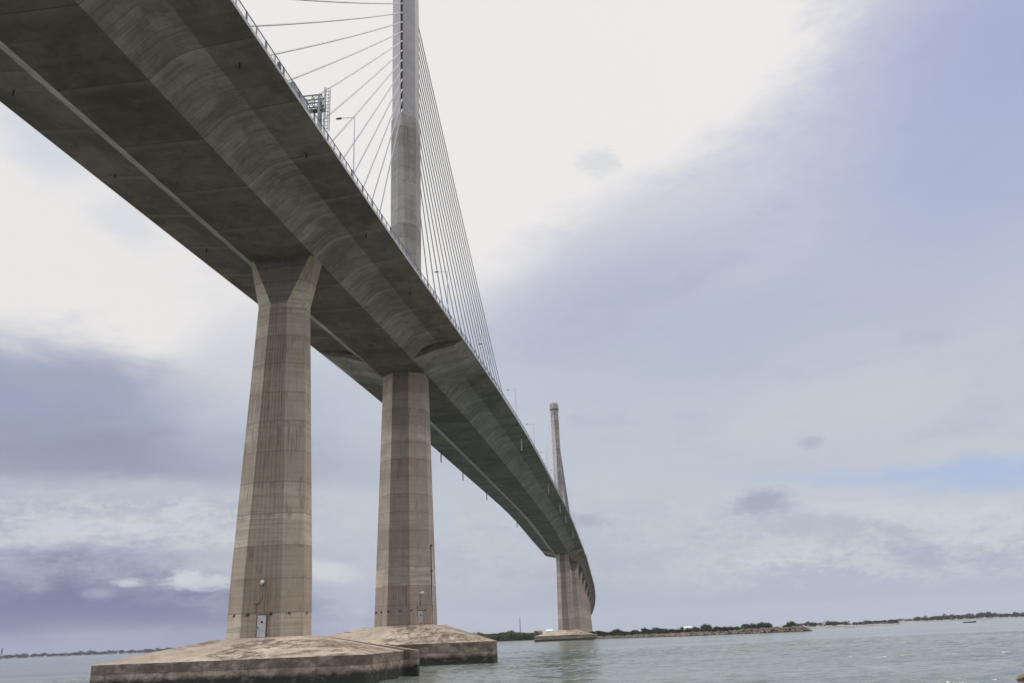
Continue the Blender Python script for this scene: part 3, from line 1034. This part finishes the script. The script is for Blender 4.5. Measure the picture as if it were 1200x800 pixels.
def fittings(par, yface, zb, door_x, cam_x, cam_dz, dots, xr, col_w, scale=1.0):
    """door, floodlight with its conduit, and the row of stub brackets on the face turned to the viewer"""
    mb = MB()
    mb.box((door_x, yface - 0.09, zb + 1.5), (1.25, 0.14, 2.9))
    d = mb.build('door', M['door_paint'], par)
    mb = MB()
    mb.tube([(door_x + 0.05, yface - 0.15, zb + 2.05), (door_x + 0.05, yface - 0.24, zb + 2.05)], 0.16, 10)
    mb.build('vent', M['black_plastic'], d)
    mb = MB()
    mb.box((door_x - 0.5, yface - 0.2, zb + 1.35), (0.06, 0.1, 0.28))
    mb.build('handle', M['dark_steel'], d)
    mb = MB()
    for sx in (-0.72, 0.72):
        mb.box((door_x + sx, yface - 0.06, zb + 1.5), (0.14, 0.12, 3.0))
    mb.box((door_x, yface - 0.06, zb + 3.06), (1.58, 0.12, 0.14))
    mb.build('door_frame', M['dark_concrete'], d)
    zc = zb + cam_dz
    f = MB()
    f.tube([(cam_x, yface - 0.25, zc), (cam_x + 0.28, yface - 0.75, zc + 0.18), (cam_x + 0.34, yface - 0.9, zc + 0.2)], [0.24, 0.27, 0.2], 10)
    fl = f.build('floodlight', M['white_paint'], par)
    f = MB()
    f.tube([(cam_x, yface + 0.1, zc - 0.15), (cam_x, yface - 0.32, zc - 0.15)], 0.13, 8)
    f.build('bracket', M['black_plastic'], fl)
    f = MB()
    f.tube([(cam_x + 0.1, yface - 0.1, zc - 0.3), (cam_x + 0.12, yface - 0.1, zc - 2.0), (cam_x - 0.2, yface - 0.1, zc - 2.6),
            (cam_x - 0.75, yface - 0.1, zc - 2.8)], 0.055, 6)
    f.tube([(cam_x - 0.75, yface - 0.1, zc - 2.8), (cam_x - 0.75, yface - 0.1, zb + 3.2)], 0.045, 6)
    f.box((cam_x - 0.75, yface - 0.12, zc - 2.8), (0.3, 0.2, 0.3))
    f.build('conduit', M['dark_steel'], par)
    for (x, y) in dots:
        f = MB()
        f.tube([(x, y + 0.15, zb + 3.15), (x, y - 0.28, zb + 3.15)], 0.15, 8)
        f.box((x - 0.12, y - 0.05, zb + 3.0), (0.42, 0.1, 0.18))
        f.build('stub_bracket', M['rust'], par)


def side_pier(s, label, detailed=False, group=None):
    c = bp_(s, 0.05 if detailed else 0.3, z=0.0)
    P = thing('bridge_pier', label, 'bridge pier', c, -TH, group)
    zs = axis_z(s) + HC - SOFF
    zb = 5.95 if detailed else 5.0
    if s > 800:
        zb = 1.5
    zsh = zs - 7.8                           # foot of the flared head
    ribs = 7 if detailed else 0
    secs = []
    N = 6
    H0 = 46.0
    for i in range(N + 1):
        k = i / N
        z = lerp(zb - 0.4, zsh, k)
        q = 1.0 - min(1.0, (zsh - z) / H0)
        secs.append(octo(lerp(5.9, 2.7, q), lerp(2.7, 2.55, q), lerp(3.4, 2.2, q), lerp(1.5, 1.35, q), z, ribs=ribs, rib_d=0.05))
    mb = MB()
    nr = 4 * ribs + 1
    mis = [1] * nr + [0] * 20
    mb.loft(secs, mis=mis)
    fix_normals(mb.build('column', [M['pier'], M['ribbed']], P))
    mb = MB()
    low = octo(2.7, 2.55, 2.2, 1.35, zsh)
    hi = octo(9.4, 0.7, 3.4, 0.55, zs + 0.02)
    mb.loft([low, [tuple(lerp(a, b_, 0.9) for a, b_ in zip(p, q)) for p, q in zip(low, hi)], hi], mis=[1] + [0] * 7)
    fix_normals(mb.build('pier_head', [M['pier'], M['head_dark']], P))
    if s <= 800:
        if detailed:
            ring = [(-15.4, -18), (19.6, -18), (19.0, 3.0), (20.9, 3.0), (20.6, 5.5), (16.6, 18), (-17.4, 18), (-17.4, 3.0), (-15.4, 3.0)]
            footing(P, ring, (6.2, 4.0), 3.38, zb)
            yf = -3.4 / 2 - 1.5 + 0.02
            fittings(P, yf, zb, 0.2, 0.0, 7.3, [(-4.2, yf + 0.9), (-1.9, yf), (1.5, yf), (3.9, yf + 0.65)], 3, 5.6)
            f = MB()
            f.tube([(5.3, -0.4, zb + 3.1), (5.72, -0.4, zb + 3.1)], 0.15, 8)
            f.box((5.5, -0.6, zb + 3.0), (0.14, 0.4, 0.2))
            f.build('stub_bracket', M['rust'], P)
        else:
            footing(P, [(-17, -14), (17, -14), (17, 14), (-17, 14)], (6.0, 4.0), 3.4, zb)
    return P


def tower(s, name_label, with_fittings, far_side):
    c = bp_(s, 0.1 if with_fittings else 0.0, z=0.0)
    P = thing('bridge_tower', name_label, 'bridge tower', c, -TH)
    zs = axis_z(s) + HC - SOFF
    zb = 7.75
    mb = MB()
    secs = []
    for i in range(9):
        k = i / 8
        secs.append(octo(lerp(5.1, 3.7, k), lerp(3.85, 3.2, k), lerp(6.0, 4.3, k), lerp(3.6, 3.1, k), lerp(zb - 0.4, zs + 0.02, k)))
    mis = [1] + [0] * 20
    mb.loft(secs, mis=mis)
    fix_normals(mb.build('column', [M['tower'], M['tower_dark']], P))
    # mast above the deck
    zd = axis_z(s) + HC + 0.3
    z1 = 135.5
    mb = MB()
    mb.loft([octo(1.6, 2.55, 5.0, 2.5, z) for z in (zd, 100.0, 118.0, z1)])
    fix_normals(mb.build('mast', M['mast_low'], P))
    z2, z3 = 185.0, 192.2
    mb = MB()
    mb.loft([octo(0.6, 2.85, 4.6, 2.5, z, slot=0.55) for z in (z1 + 0.003, 150.0, 167.0, z2)])
    ah = fix_normals(mb.build('anchor_head', M['mast_grey'] if with_fittings else M['mast_low'], P))
    mb = MB()
    for sgn in (-1, 1):
        mb.box((0, sgn * (2.3 + 2.5 - 0.50), (z1 + z2) / 2 + 0.4), (0.56, 0.06, z2 - z1 - 1.2))
    mb.build('anchor_slot', M['dark_band'], ah)
    mb = MB()
    mb.loft([octo(0.8, 3.0, 4.8, 2.6, z) for z in (z2 + 0.003, z2 + 1.1)])
    fix_normals(mb.build('dark_collar', M['dark_band'], P))
    mb = MB()
    secs = []
    for k, f in ((0, 1.06), (0.55, 1.06), (0.75, 0.98), (0.88, 0.84), (0.96, 0.62), (1.0, 0.36)):
        secs.append(octo(1.2 * f, 2.8 * f, 4.8 * f, 2.5 * f, lerp(z2 + 1.1, z3, k)))
    mb.loft(secs)
    fix_normals(mb.build('cap', M['cap'], P))
    ring = [(-22.6, -20), (21.0, -20), (22.2, -18.8), (20.2, 0), (16.6, 18.8), (15.6, 20), (-22.6, 20), (-23.9, 18.8), (-23.9, -18.8)]
    footing(P, ring, (7.4, 8.2), 4.02, zb)
    if with_fittings:
        yf = -6.0 / 2 - 3.6 + 0.02
        # door and lamp sit on the right-hand chamfer: own frame turned with that face
        ang = math.atan2(3.6, 3.75)
        sub = []
        before = set(o.name for o in COL.objects)
        fittings(P, 0.0, zb, 0.2, 0.2, 6.6, [(-2.0, 0.0), (1.3, 0.0)], 0, 0)
        new = [o for o in COL.objects if o.name not in before and o.parent == P]
        Mx = Matrix.Translation((2.4 + 1.75, -6.6 + 1.75, 0)) @ Matrix.Rotation(ang, 4, 'Z')
        for o in new:
            o.matrix_local = Mx
        for (x, y) in ((-5.8, -3.45), (-4.2, -4.9), (-2.2, -6.6), (0.4, -6.6)):
            f = MB()
            f.tube([(x, y + 0.2, zb + 3.15), (x, y - 0.25, zb + 3.15)], 0.14, 8)
            f.box((x - 0.1, y - 0.05, zb + 3.0), (0.4, 0.12, 0.2))
            f.build('stub_bracket', M['rust'], P)
        # cable pipe up the right-hand side
        f = MB()
        f.tube([(6.35, -1.9, zb + 0.2), (6.28, -1.9, zb + 9.0), (6.2, -1.9, zb + 17.0)], 0.1, 8)
        for zz in (3.2, 3.9, 11.5, 17.0):
            f.box((6.3, -1.9, zb + zz), (0.4, 0.4, 0.35))
        f.build('conduit', M['dark_steel'], P)
        f = MB()
        f.tube([(6.25, -1.0, zb + 0.2), (6.15, -1.0, zb + 15.0)], 0.16, 8)
        f.build('conduit', M['pale_steel'], P)
    return P


S1, S2, S3 = 125.0, 197.0, 720.0
side_pier(S1, 'nearest ribbed concrete pier with flared head, standing on the big stained footing', True)
tower(S2, 'near cable tower whose stout column rises behind the nearest pier', True, False)
tower(S3, 'far cable tower with rounded cap and dark collar beyond the main span', False, True)
far_names = ['first', 'second', 'third', 'fourth', 'fifth', 'sixth', 'seventh', 'eighth', 'ninth', 'tenth', 'eleventh']
for i, s in enumerate((792, 864, 936, 1008, 1080, 1152, 1224, 1296, 1368, 1440, 1512)):
    side_pier(s, 'slender approach pier with flared head, %s behind the far tower' % far_names[i], False, 'approach piers behind the far tower')

# ------------------------------------------------------------------ deck
DK = thing('bridge_deck', 'long dark concrete box girder deck sweeping overhead to the horizon', 'bridge deck')
stations = list(np.arange(-120, 300, 3.0)) + list(np.arange(300, 900, 5.0)) + list(np.arange(900, 1701, 8.0))
# outline from right edge across the underside to left edge
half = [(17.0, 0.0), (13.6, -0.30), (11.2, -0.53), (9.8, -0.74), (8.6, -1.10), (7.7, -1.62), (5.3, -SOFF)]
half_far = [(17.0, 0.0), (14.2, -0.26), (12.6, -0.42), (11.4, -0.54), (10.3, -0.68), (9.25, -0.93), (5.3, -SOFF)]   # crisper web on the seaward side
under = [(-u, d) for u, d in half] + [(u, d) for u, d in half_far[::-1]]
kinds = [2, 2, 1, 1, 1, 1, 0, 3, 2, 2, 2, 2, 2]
arc = [0.0]
for i in range(len(under) - 1):
    arc.append(arc[-1] + math.dist(under[i], under[i + 1]))
mb = MB()
prev = None
for s in stations:
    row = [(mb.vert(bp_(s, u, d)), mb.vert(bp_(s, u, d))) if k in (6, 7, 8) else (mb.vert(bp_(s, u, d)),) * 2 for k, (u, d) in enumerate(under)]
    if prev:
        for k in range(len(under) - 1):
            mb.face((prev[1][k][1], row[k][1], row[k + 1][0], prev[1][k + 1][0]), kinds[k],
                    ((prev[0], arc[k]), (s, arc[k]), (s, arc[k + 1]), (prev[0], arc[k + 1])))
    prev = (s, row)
gird = mb.build('box_girder', [M['soffit'], M['web'], M['wing'], M['lit_web']], DK, True)


def strip(name, prof, mat, s0=-120, s1=1720, parent=DK):
    """closed profile swept along the deck"""
    mb = MB()
    pr = None
    first = None
    for s in [q for q in stations if s0 <= q <= s1]:
        row = [mb.vert(bp_(s, u, d)) for u, d in prof]
        if pr:
            for k in range(len(prof)):
                k2 = (k + 1) % len(prof)
                mb.face((pr[k], row[k], row[k2], pr[k2]))
        else:
            mb.face(row[::-1])
        pr = row
    mb.face(pr)
    return mb.build(name, mat, parent)


strip('parapet', [(-17.03, 0.003), (-17.03, 0.46), (-16.55, 0.46), (-16.55, 0.003)], M['fascia'])
strip('parapet', [(16.55, 0.003), (16.55, 0.46), (17.03, 0.46), (17.03, 0.003)], M['fascia'])
strip('roadway', [(-16.54, 0.02), (-16.54, 0.25), (16.54, 0.25), (16.54, 0.02)], M['asphalt'])


def bracket_block(s0, s1, off):
    for sg in (-1, 1):
        inner = [(16.75, -0.03), (11.2, -0.48), (6.6, -2.5)]
        outer = [(16.7, -0.22), (14.6, -0.32 - off * 0.75), (10.2, -0.75 - off), (5.65, -3.72)]
        prof = [(sg * u, d) for u, d in inner] + [(sg * u, d) for u, d in outer[::-1]]
        mb = MB()
        pr = None
        ss = list(np.linspace(s0, s1, 7))
        ar = [0, 7, 11, 11.5, 16, 20, 22]
        for s in ss:
            row = [mb.vert(bp_(s, u, d)) for u, d in prof]
            if pr:
                for k in range(7):
                    k2 = (k + 1) % 7
                    mb.face((pr[k], row[k], row[k2], pr[k2]), 0, ((ps, ar[k]), (s, ar[k]), (s, ar[k] + 5), (ps, ar[k] + 5)))
            else:
                mb.face(row[::-1], 1, [(s, a) for a in ar])
            pr, ps = row, s
        mb.face(pr, 1, [(s, a) for a in ar])
        fix_normals(mb.build('tower_bracket', [M['bracket'], M['tower_dark']], DK))  # end faces take the darker copy, shade put into their colour


bracket_block(S2 - 14.0, S2 + 9.5, 1.5)
bracket_block(S3 - 9.5, S3 + 14.0, 1.15)


def stub(s, u, L, r, mat, name, dz=-0.2):
    f = MB()
    p = bp_(s, u, dz)
    f.tube([p + Vector((0, 0, 0.3)), p + Vector((0, 0, -L))], r, 8)
    f.build(name, mat, DK)


for s in (53, 77.5, 97.8, 124, 151, 174.5, 222, 247, 271):
    for u in (-13.6, 13.6):
        if not (u > 0 and 174 < s < 175):
            stub(s, u, 0.75, 0.1, M['pipe_dark'], 'drain_spout', -0.3)
for s in (304, 348, 415, 538):
    stub(s, 16.4, 3.6, 0.2, M['pipe_dark'], 'drain_pipe', -0.1)
for s in (290, 400, 476, 523, 600):
    stub(s, -14.6, 4.0, 0.2, M['pale_steel'], 'drain_pipe', -0.2)
stub(190, 11.5, 4.0, 0.12, M['steel'], 'drain_pipe', -0.6)

# ------------------------------------------------------------------ railing along the near edge
RL = thing('railing', 'grey steel railing with wire mesh infill along the near edge of the deck', 'railing', bp_(66, -16.8, 0.46))
RL_o = RL.location.copy()


def rl(s, u, d):
    return bp_(s, u, d) - RL_o


rst = [q for q in stations if 20 <= q <= 1200]
for nm, d, r in (('handrail', 1.78, 0.065), ('middle_rail', 0.62, 0.035)):
    mb = MB()
    mb.tube([rl(s, -16.8, d) for s in rst], r, 6)
    mb.build(nm, M['rail_steel'], RL)
mb = MB()
pr = None
for s in rst:
    row = [mb.vert(rl(s, -16.8, 0.66)), mb.vert(rl(s, -16.8, 1.74))]
    if pr:
        mb.face((pr[0], row[0], row[1], pr[1]))
    pr = row
mb.build('mesh_screen', M['screen'], RL)


def post_bm(mb, s, k):
    wd = 0.20 if k % 2 == 0 else 0.11
    p = rl(s, -16.8, 0.46)
    rot = Matrix.Rotation(-TH, 3, 'Z')
    mb.box(p + Vector((0, 0, 0.66)), (wd, wd, 1.36), 0, rot)


ps_ = np.arange(62, 1200, 2.5)
rest = MB()
for k, s in enumerate(ps_):
    if k < 100:
        mb = MB()
        post_bm(mb, float(s), k)
        mb.build('post', M['rail_steel'], RL)
    else:
        post_bm(rest, float(s), k)
o = rest.build('posts', M['rail_steel'], RL)
o['kind'] = 'stuff'
mb = MB()
p = rl(80.5, -16.9, 0.46)
mb.box(p + Vector((0, 0, 0.45)), (0.35, 0.5, 0.9))
mb.build('junction_box', M['dark_steel'], RL)

# ------------------------------------------------------------------ street lamps
LP = thing('street_lamp', 'x', 'street lamp', bp_(109.5, -16.2, 0.3), -TH, 'lamp posts along the near parapet')
mb = MB()
mb.tube([(0, 0, 0), (0, 0, 6.0), (0, 0, 11.9)], [0.12, 0.09, 0.065], 8)
mb.build('pole', M['lamp_steel'], LP)
mb = MB()
mb.tube([(0, 0, 11.85), (-0.9, 0, 11.95), (-2.2, 0, 12.0)], [0.055, 0.05, 0.045], 6)
mb.build('arm', M['lamp_steel'], LP)
mb = MB()
mb.loft([[(-2.0, -0.08, 11.93), (-2.0, 0.08, 11.93), (-2.0, 0.08, 12.07), (-2.0, -0.08, 12.07)],
         [(-2.3, -0.17, 11.88), (-2.3, 0.17, 11.88), (-2.3, 0.17, 12.08), (-2.3, -0.17, 12.08)],
         [(-2.9, -0.12, 11.90), (-2.9, 0.12, 11.90), (-2.9, 0.12, 12.02), (-2.9, -0.12, 12.02)]])
fix_normals(mb.build('lamp_head', M['dark_steel'], LP))
LP['label'] = 'tall street lamp beside the sign gantry, in front of the cable fan'
lab = ['street lamp crossing the seaward cables, first one beyond the near tower', 'street lamp at the foot of the outermost cable',
       'street lamp, first in the clear right of the cables', 'street lamp, second in the clear right of the cables',
       'street lamp just left of the far tower']
for i, s in enumerate((172, 221, 268, 318, 378)):
    dup(LP, bp_(s, -16.2, 0.3), -TH, lab[i], (1, 1, 1.0 if s < 200 else 0.92))
for i, s in enumerate((436, 492, 548, 604, 660)):
    dup(LP, bp_(s, -16.2, 0.3), -TH, 'tiny street lamp on the main span, %s towards the far tower from mid span' % far_names[i])
for i, s in enumerate((770, 825, 880, 935, 990, 1045)):
    dup(LP, bp_(s, -16.2, 0.3), -TH, 'tiny street lamp on the approach, %s behind the far tower' % far_names[i])

# ------------------------------------------------------------------ sign gantry
GS = 97.2
G = thing('sign_gantry', 'grey steel sign gantry with caged ladder standing at the near parapet', 'sign gantry', bp_(GS, -15.6, 0.3), -TH)
HG = 7.6
for y in (-0.45, 0.45):
    mb = MB()
    mb.box((-0.1, y, HG / 2), (0.28, 0.24, HG))
    mb.build('column', M['steel'], G)
mb = MB()
for z in (1.2, 2.7, 4.2, 5.7, 7.0):
    mb.box((-0.1, 0, z), (0.14, 0.7, 0.12))
mb.build('cross_brace', M['steel'], G)
mb = MB()
Lb = 13.0
for y in (-0.5, 0.5):
    for z in (HG - 1.25, HG):
        mb.tube([(0.3, y, z), (-Lb, y, z)], 0.1, 6)
for i in range(11):
    x = 0.2 - i * 1.3
    for y in (-0.5, 0.5):
        mb.tube([(x, y, HG - 1.25), (x, y, HG)], 0.06, 5)
        if i < 10:
            mb.tube([(x, y, HG - 1.25 if i % 2 else HG), (x - 1.3, y, HG if i % 2 else HG - 1.25)], 0.05, 5)
    for z in (HG - 1.25, HG):
        mb.tube([(x, -0.5, z), (x, 0.5, z)], 0.05, 5)
mb.build('truss', M['steel'], G)
mb = MB()
mb.box((-3.4, -0.75, HG - 1.9), (3.6, 0.16, 2.4))
mb.build('sign_panel', M['steel'], G)
mb = MB()
mb.box((-1.0, 0.95, HG - 1.5), (2.6, 0.9, 0.12))
mb.box((-1.0, 1.4, HG - 0.9), (2.6, 0.06, 0.1))
for x in (-2.2, -1.0, 0.2):
    mb.box((x, 1.4, HG - 1.0), (0.06, 0.06, 1.1))
mb.build('platform', M['steel'], G)
LD = MB()
lx, ly = 0.75, 0.1
for dy_ in (-0.25, 0.25):
    LD.box((lx - 0.25, ly + dy_, (HG + 1.4) / 2), (0.07, 0.07, HG + 1.4))
for i in range(28):
    LD.box((lx - 0.25, ly, 0.3 + i * 0.31), (0.04, 0.5, 0.04))
lad = LD.build('ladder', M['steel'], G)
CG = MB()
for i in range(13):
    z = 2.3 + i * 0.53
    pts = [(lx - 0.22 + 0.72 * math.sin(a), ly - 0.42 * math.cos(a), z) for a in np.linspace(0, math.pi, 9)]
    CG.tube(pts, 0.03, 5)
for a in np.linspace(0.35, math.pi - 0.35, 5):
    CG.tube([(lx - 0.22 + 0.72 * math.sin(a), ly - 0.42 * math.cos(a), z) for z in (2.3, HG + 1.1)], 0.028, 5)
CG.build('safety_cage', M['steel'], lad)

CB = thing('control_cabinet', 'grey steel cabinet fixed at the parapet beside the sign gantry', 'cabinet', bp_(87.3, -16.25, 0.3), -TH)
mb = MB()
mb.box((0, 0, 1.0), (0.7, 3.4, 2.0))
mb.build('cabinet_body', M['dark_steel'], CB)
mb = MB()
for y in (-1.1, 0.0, 1.1):
    mb.box((0.37, y, 1.0), (0.04, 0.95, 1.8))
mb.build('door', M['steel'], CB)

# ------------------------------------------------------------------ stay cables
def cable(s_t, ytow, z, s_d, label, group, sleeve_sgn):
    a = bp_(s_t, 0.6 * 0, z=z) + Vector((math.sin(TH), math.cos(TH), 0)) * ytow
    b_ = bp_(s_d, 0.0, 0.9)
    mb = MB()
    pts = []
    L = (b_ - a).length
    for k in np.linspace(0, 1, 9):
        p = a.lerp(b_, float(k))
        p.z -= L * 0.006 * 4 * k * (1 - k)
        pts.append(p - a)
    mb.tube(pts, 0.15, 8)
    o = bpy.data.objects.new('stay_cable', None)
    bpy.data.objects.remove(o)
    c = mb.build('stay_cable', M['cable'])
    c.location = a
    tag(c, label, 'stay cable', group)
    f = MB()
    d = (pts[1] - pts[0]).normalized()
    f.tube([d * 0.05, d * 1.5], 0.17, 8)
    f.build('anchor_sleeve', M['sleeve'], c)


NC = 16
tx = 0.45
for k in range(NC):
    z = 137.35 + 3.08 * k
    nth_ = ORD[k] if k == 0 else ORD[k] + ' up'
    cable(S2, -4.55, z, S2 - (36 + 9.0 * k), 'stay cable of the near tower, landward fan, %s' % nth_, 'landward cables of the near tower', 1)
    cable(S2, 4.55, z, S2 + (36 + 14.0 * k), 'stay cable of the near tower, main span fan, %s' % nth_, 'main span cables of the near tower', 1)
    cable(S3, -4.55, z, S3 - (36 + 14.0 * k), 'thin stay cable of the far tower, main span fan, %s' % nth_, 'main span cables of the far tower', 1)
    cable(S3, 4.55, z, S3 + (36 + 9.0 * k), 'thin stay cable of the far tower, landward fan, %s' % nth_, 'landward cables of the far tower', 1)

# ------------------------------------------------------------------ small things
FB = thing('mooring_block', 'dark stained concrete block in the water between the two near footings', 'mooring block', (-42, 235, 0), -TH)
mb = MB()
ring = [(-4.2, -4), (4.2, -4), (4.8, -3), (4.8, 4), (-4.8, 4), (-4.8, -3)]
mb.loft([[(x, y, -2.5) for x, y in ring], [(x, y, 6.4) for x, y in ring]])
mb.build('block', M['dark_concrete'], FB)
mb = MB()
mb.loft([[(x * 1.06, y * 1.06, 6.403) for x, y in ring], [(x * 1.06, y * 1.06, 7.2) for x, y in ring]])
mb.build('coping', M['dark_concrete'], FB)


def boat(loc, rz, L, label, mat, cabin):
    B = thing('boat', label, 'boat', loc, rz)
    mb = MB()
    secs = []
    for k in np.linspace(0, 1, 9):
        wv = L * 0.13 * (1 - (max(0, k - 0.45) / 0.55) ** 2.2)
        wv = max(wv, 0.05)
        sh = 0.9 + 0.5 * k ** 2
        x = -L / 2 + L * k
        secs.append([(x, -wv, sh), (x, -wv * 0.8, 0.1), (x, 0, -0.35), (x, wv * 0.8, 0.1), (x, wv, sh)])
    mb.loft(secs)
    fix_normals(mb.build('hull', mat, B))
    if cabin:
        mb = MB()
        mb.loft([[(-L * 0.25, -0.9, 0.8), (L * 0.08, -0.9, 0.8), (L * 0.08, 0.9, 0.8), (-L * 0.25, 0.9, 0.8)],
                 [(-L * 0.22, -0.75, 2.0), (L * 0.03, -0.75, 2.0), (L * 0.03, 0.75, 2.0), (-L * 0.22, 0.75, 2.0)]])
        fix_normals(mb.build('cabin', M['hull_pale'] if mat != M['hull_pale'] else M['hull_dark'], B))
    return B


boat((412, 848, 0), R(8), 12.5, 'dark low boat lying on the water off the right shore', M['hull_dark'], True)
boat((289, 820, 0), R(-5), 6.0, 'small pale boat beyond the rock spit, the left one of two', M['hull_pale'], False)
boat((297, 828, 0), R(12), 6.0, 'small pale boat beyond the rock spit, the right one of two', M['hull_pale'], False)


def house(loc, rz, sx, sy, h, wall, roof, label):
    H = thing('house', label, 'house', loc, rz)
    mb = MB()
    mb.box((0, 0, h / 2 - 0.3), (sx, sy, h + 0.6))
    wl = mb.build('wall', wall, H)
    mb = MB()
    a, c, r = sx / 2 + 0.3, sy / 2 + 0.3, sy * 0.28
    mb.loft([[(-a, -c, h + 0.003), (-a, c, h + 0.003), (-a, 0, h + r)], [(a, -c, h + 0.003), (a, c, h + 0.003), (a, 0, h + r)]])
    fix_normals(mb.build('roof', roof, H))
    for k in (-0.28, 0.28):
        mb = MB()
        mb.box((k * sx, -sy / 2 - 0.02, h * 0.6), (sx * 0.16, 0.08, h * 0.32))
        mb.build('window', M['glass'], H)
    return H


house((16.5, 1060, 1.4), R(5), 9, 7, 6.5, M['wall_brown'], M['roof_tile'], 'brown house at the right end of the olive thicket')
house((30, 1075, 1.4), R(-8), 8, 7, 7.5, M['wall_white'], M['wall_white'], 'white house between the thicket and the far tower')
house((125, 700, 1.4), R(-14), 5.5, 4, 4.2, M['wall_white'], M['wall_white'], 'small white hut among bushes on the rocky spit')

RM = thing('radio_mast', 'thin lattice radio mast rising behind the olive thicket', 'mast', (-4.5, 1085, 1.0))
mb = MB()
for a in range(3):
    an = a * 2.094
    mb.tube([(0.9 * math.cos(an), 0.9 * math.sin(an), 0), (0.3 * math.cos(an), 0.3 * math.sin(an), 24)], 0.16, 5)
for k in range(12):
    z0, z1_ = k * 2.0, k * 2.0 + 2.0
    r0, r1 = 0.9 - 0.6 * z0 / 24, 0.9 - 0.6 * z1_ / 24
    for a in range(3):
        a0, a1 = a * 2.094, (a + 1) * 2.094
        mb.tube([(r0 * math.cos(a0), r0 * math.sin(a0), z0), (r1 * math.cos(a1), r1 * math.sin(a1), z1_)], 0.07, 4)
mb.build('lattice', M['dark_steel'], RM)
mb = MB()
mb.tube([(0, 0, 24), (0, 0, 27)], 0.08, 5)
mb.build('aerial', M['dark_steel'], RM)

PY = thing('pylon', 'faint lattice pylon on the far left shore', 'pylon', (-1760, 3080, 0))
mb = MB()
for sx in (-1, 1):
    for sy in (-1, 1):
        mb.tube([(sx * 4, sy * 4, 0), (sx * 0.8, sy * 0.8, 30), (0, 0, 38)], [0.6, 0.5, 0.4], 5)
for z in (22, 27, 32):
    mb.box((0, 0, z), (9, 0.7, 0.7))
mb.build('lattice', M['dark_steel'], PY)

# boulder at the lower right
import bmesh
bm = bmesh.new()
bmesh.ops.create_icosphere(bm, subdivisions=4, radius=1.0)
for v in bm.verts:
    n_ = mnoise.fractal(v.co * 1.3, 0.9, 2.1, 5) * 0.38
    v.co *= 1.0 + n_
    v.co.z *= 0.62
me = bpy.data.meshes.new('boulder')
bm.to_mesh(me)
bm.free()
me.materials.append(M['near_rock'])
o = bpy.data.objects.new('boulder', me)
COL.objects.link(o)
o.location = (38.2, 70.0, 0.12)
o.scale = (1.25, 1.0, 0.9)
tag(o, 'brown weathered boulder at the water edge in the lower right corner', 'boulder')

# ------------------------------------------------------------------ thin sea haze
HAZE = 0.000045
if HAZE:
    mb = MB()
    mb.box((0, 0, 98), (19000, 19000, 204))
    hz = mb.build('haze', M['white_paint'])
    m = bpy.data.materials.new('sea_haze')
    m.use_nodes = True
    t = NT(m.node_tree)
    out = t.n('ShaderNodeOutputMaterial')
    pv = t.n('ShaderNodeVolumePrincipled')
    pv.inputs['Color'].default_value = (0.86, 0.90, 0.96, 1)
    pv.inputs['Density'].default_value = HAZE
    t.set(out.inputs['Volume'], pv.outputs[0])
    hz.data.materials.clear()
    hz.data.materials.append(m)
    hz['kind'] = 'stuff'
    hz['label'] = 'thin pale sea haze between the viewer and the far shores'
    hz['category'] = 'haze'
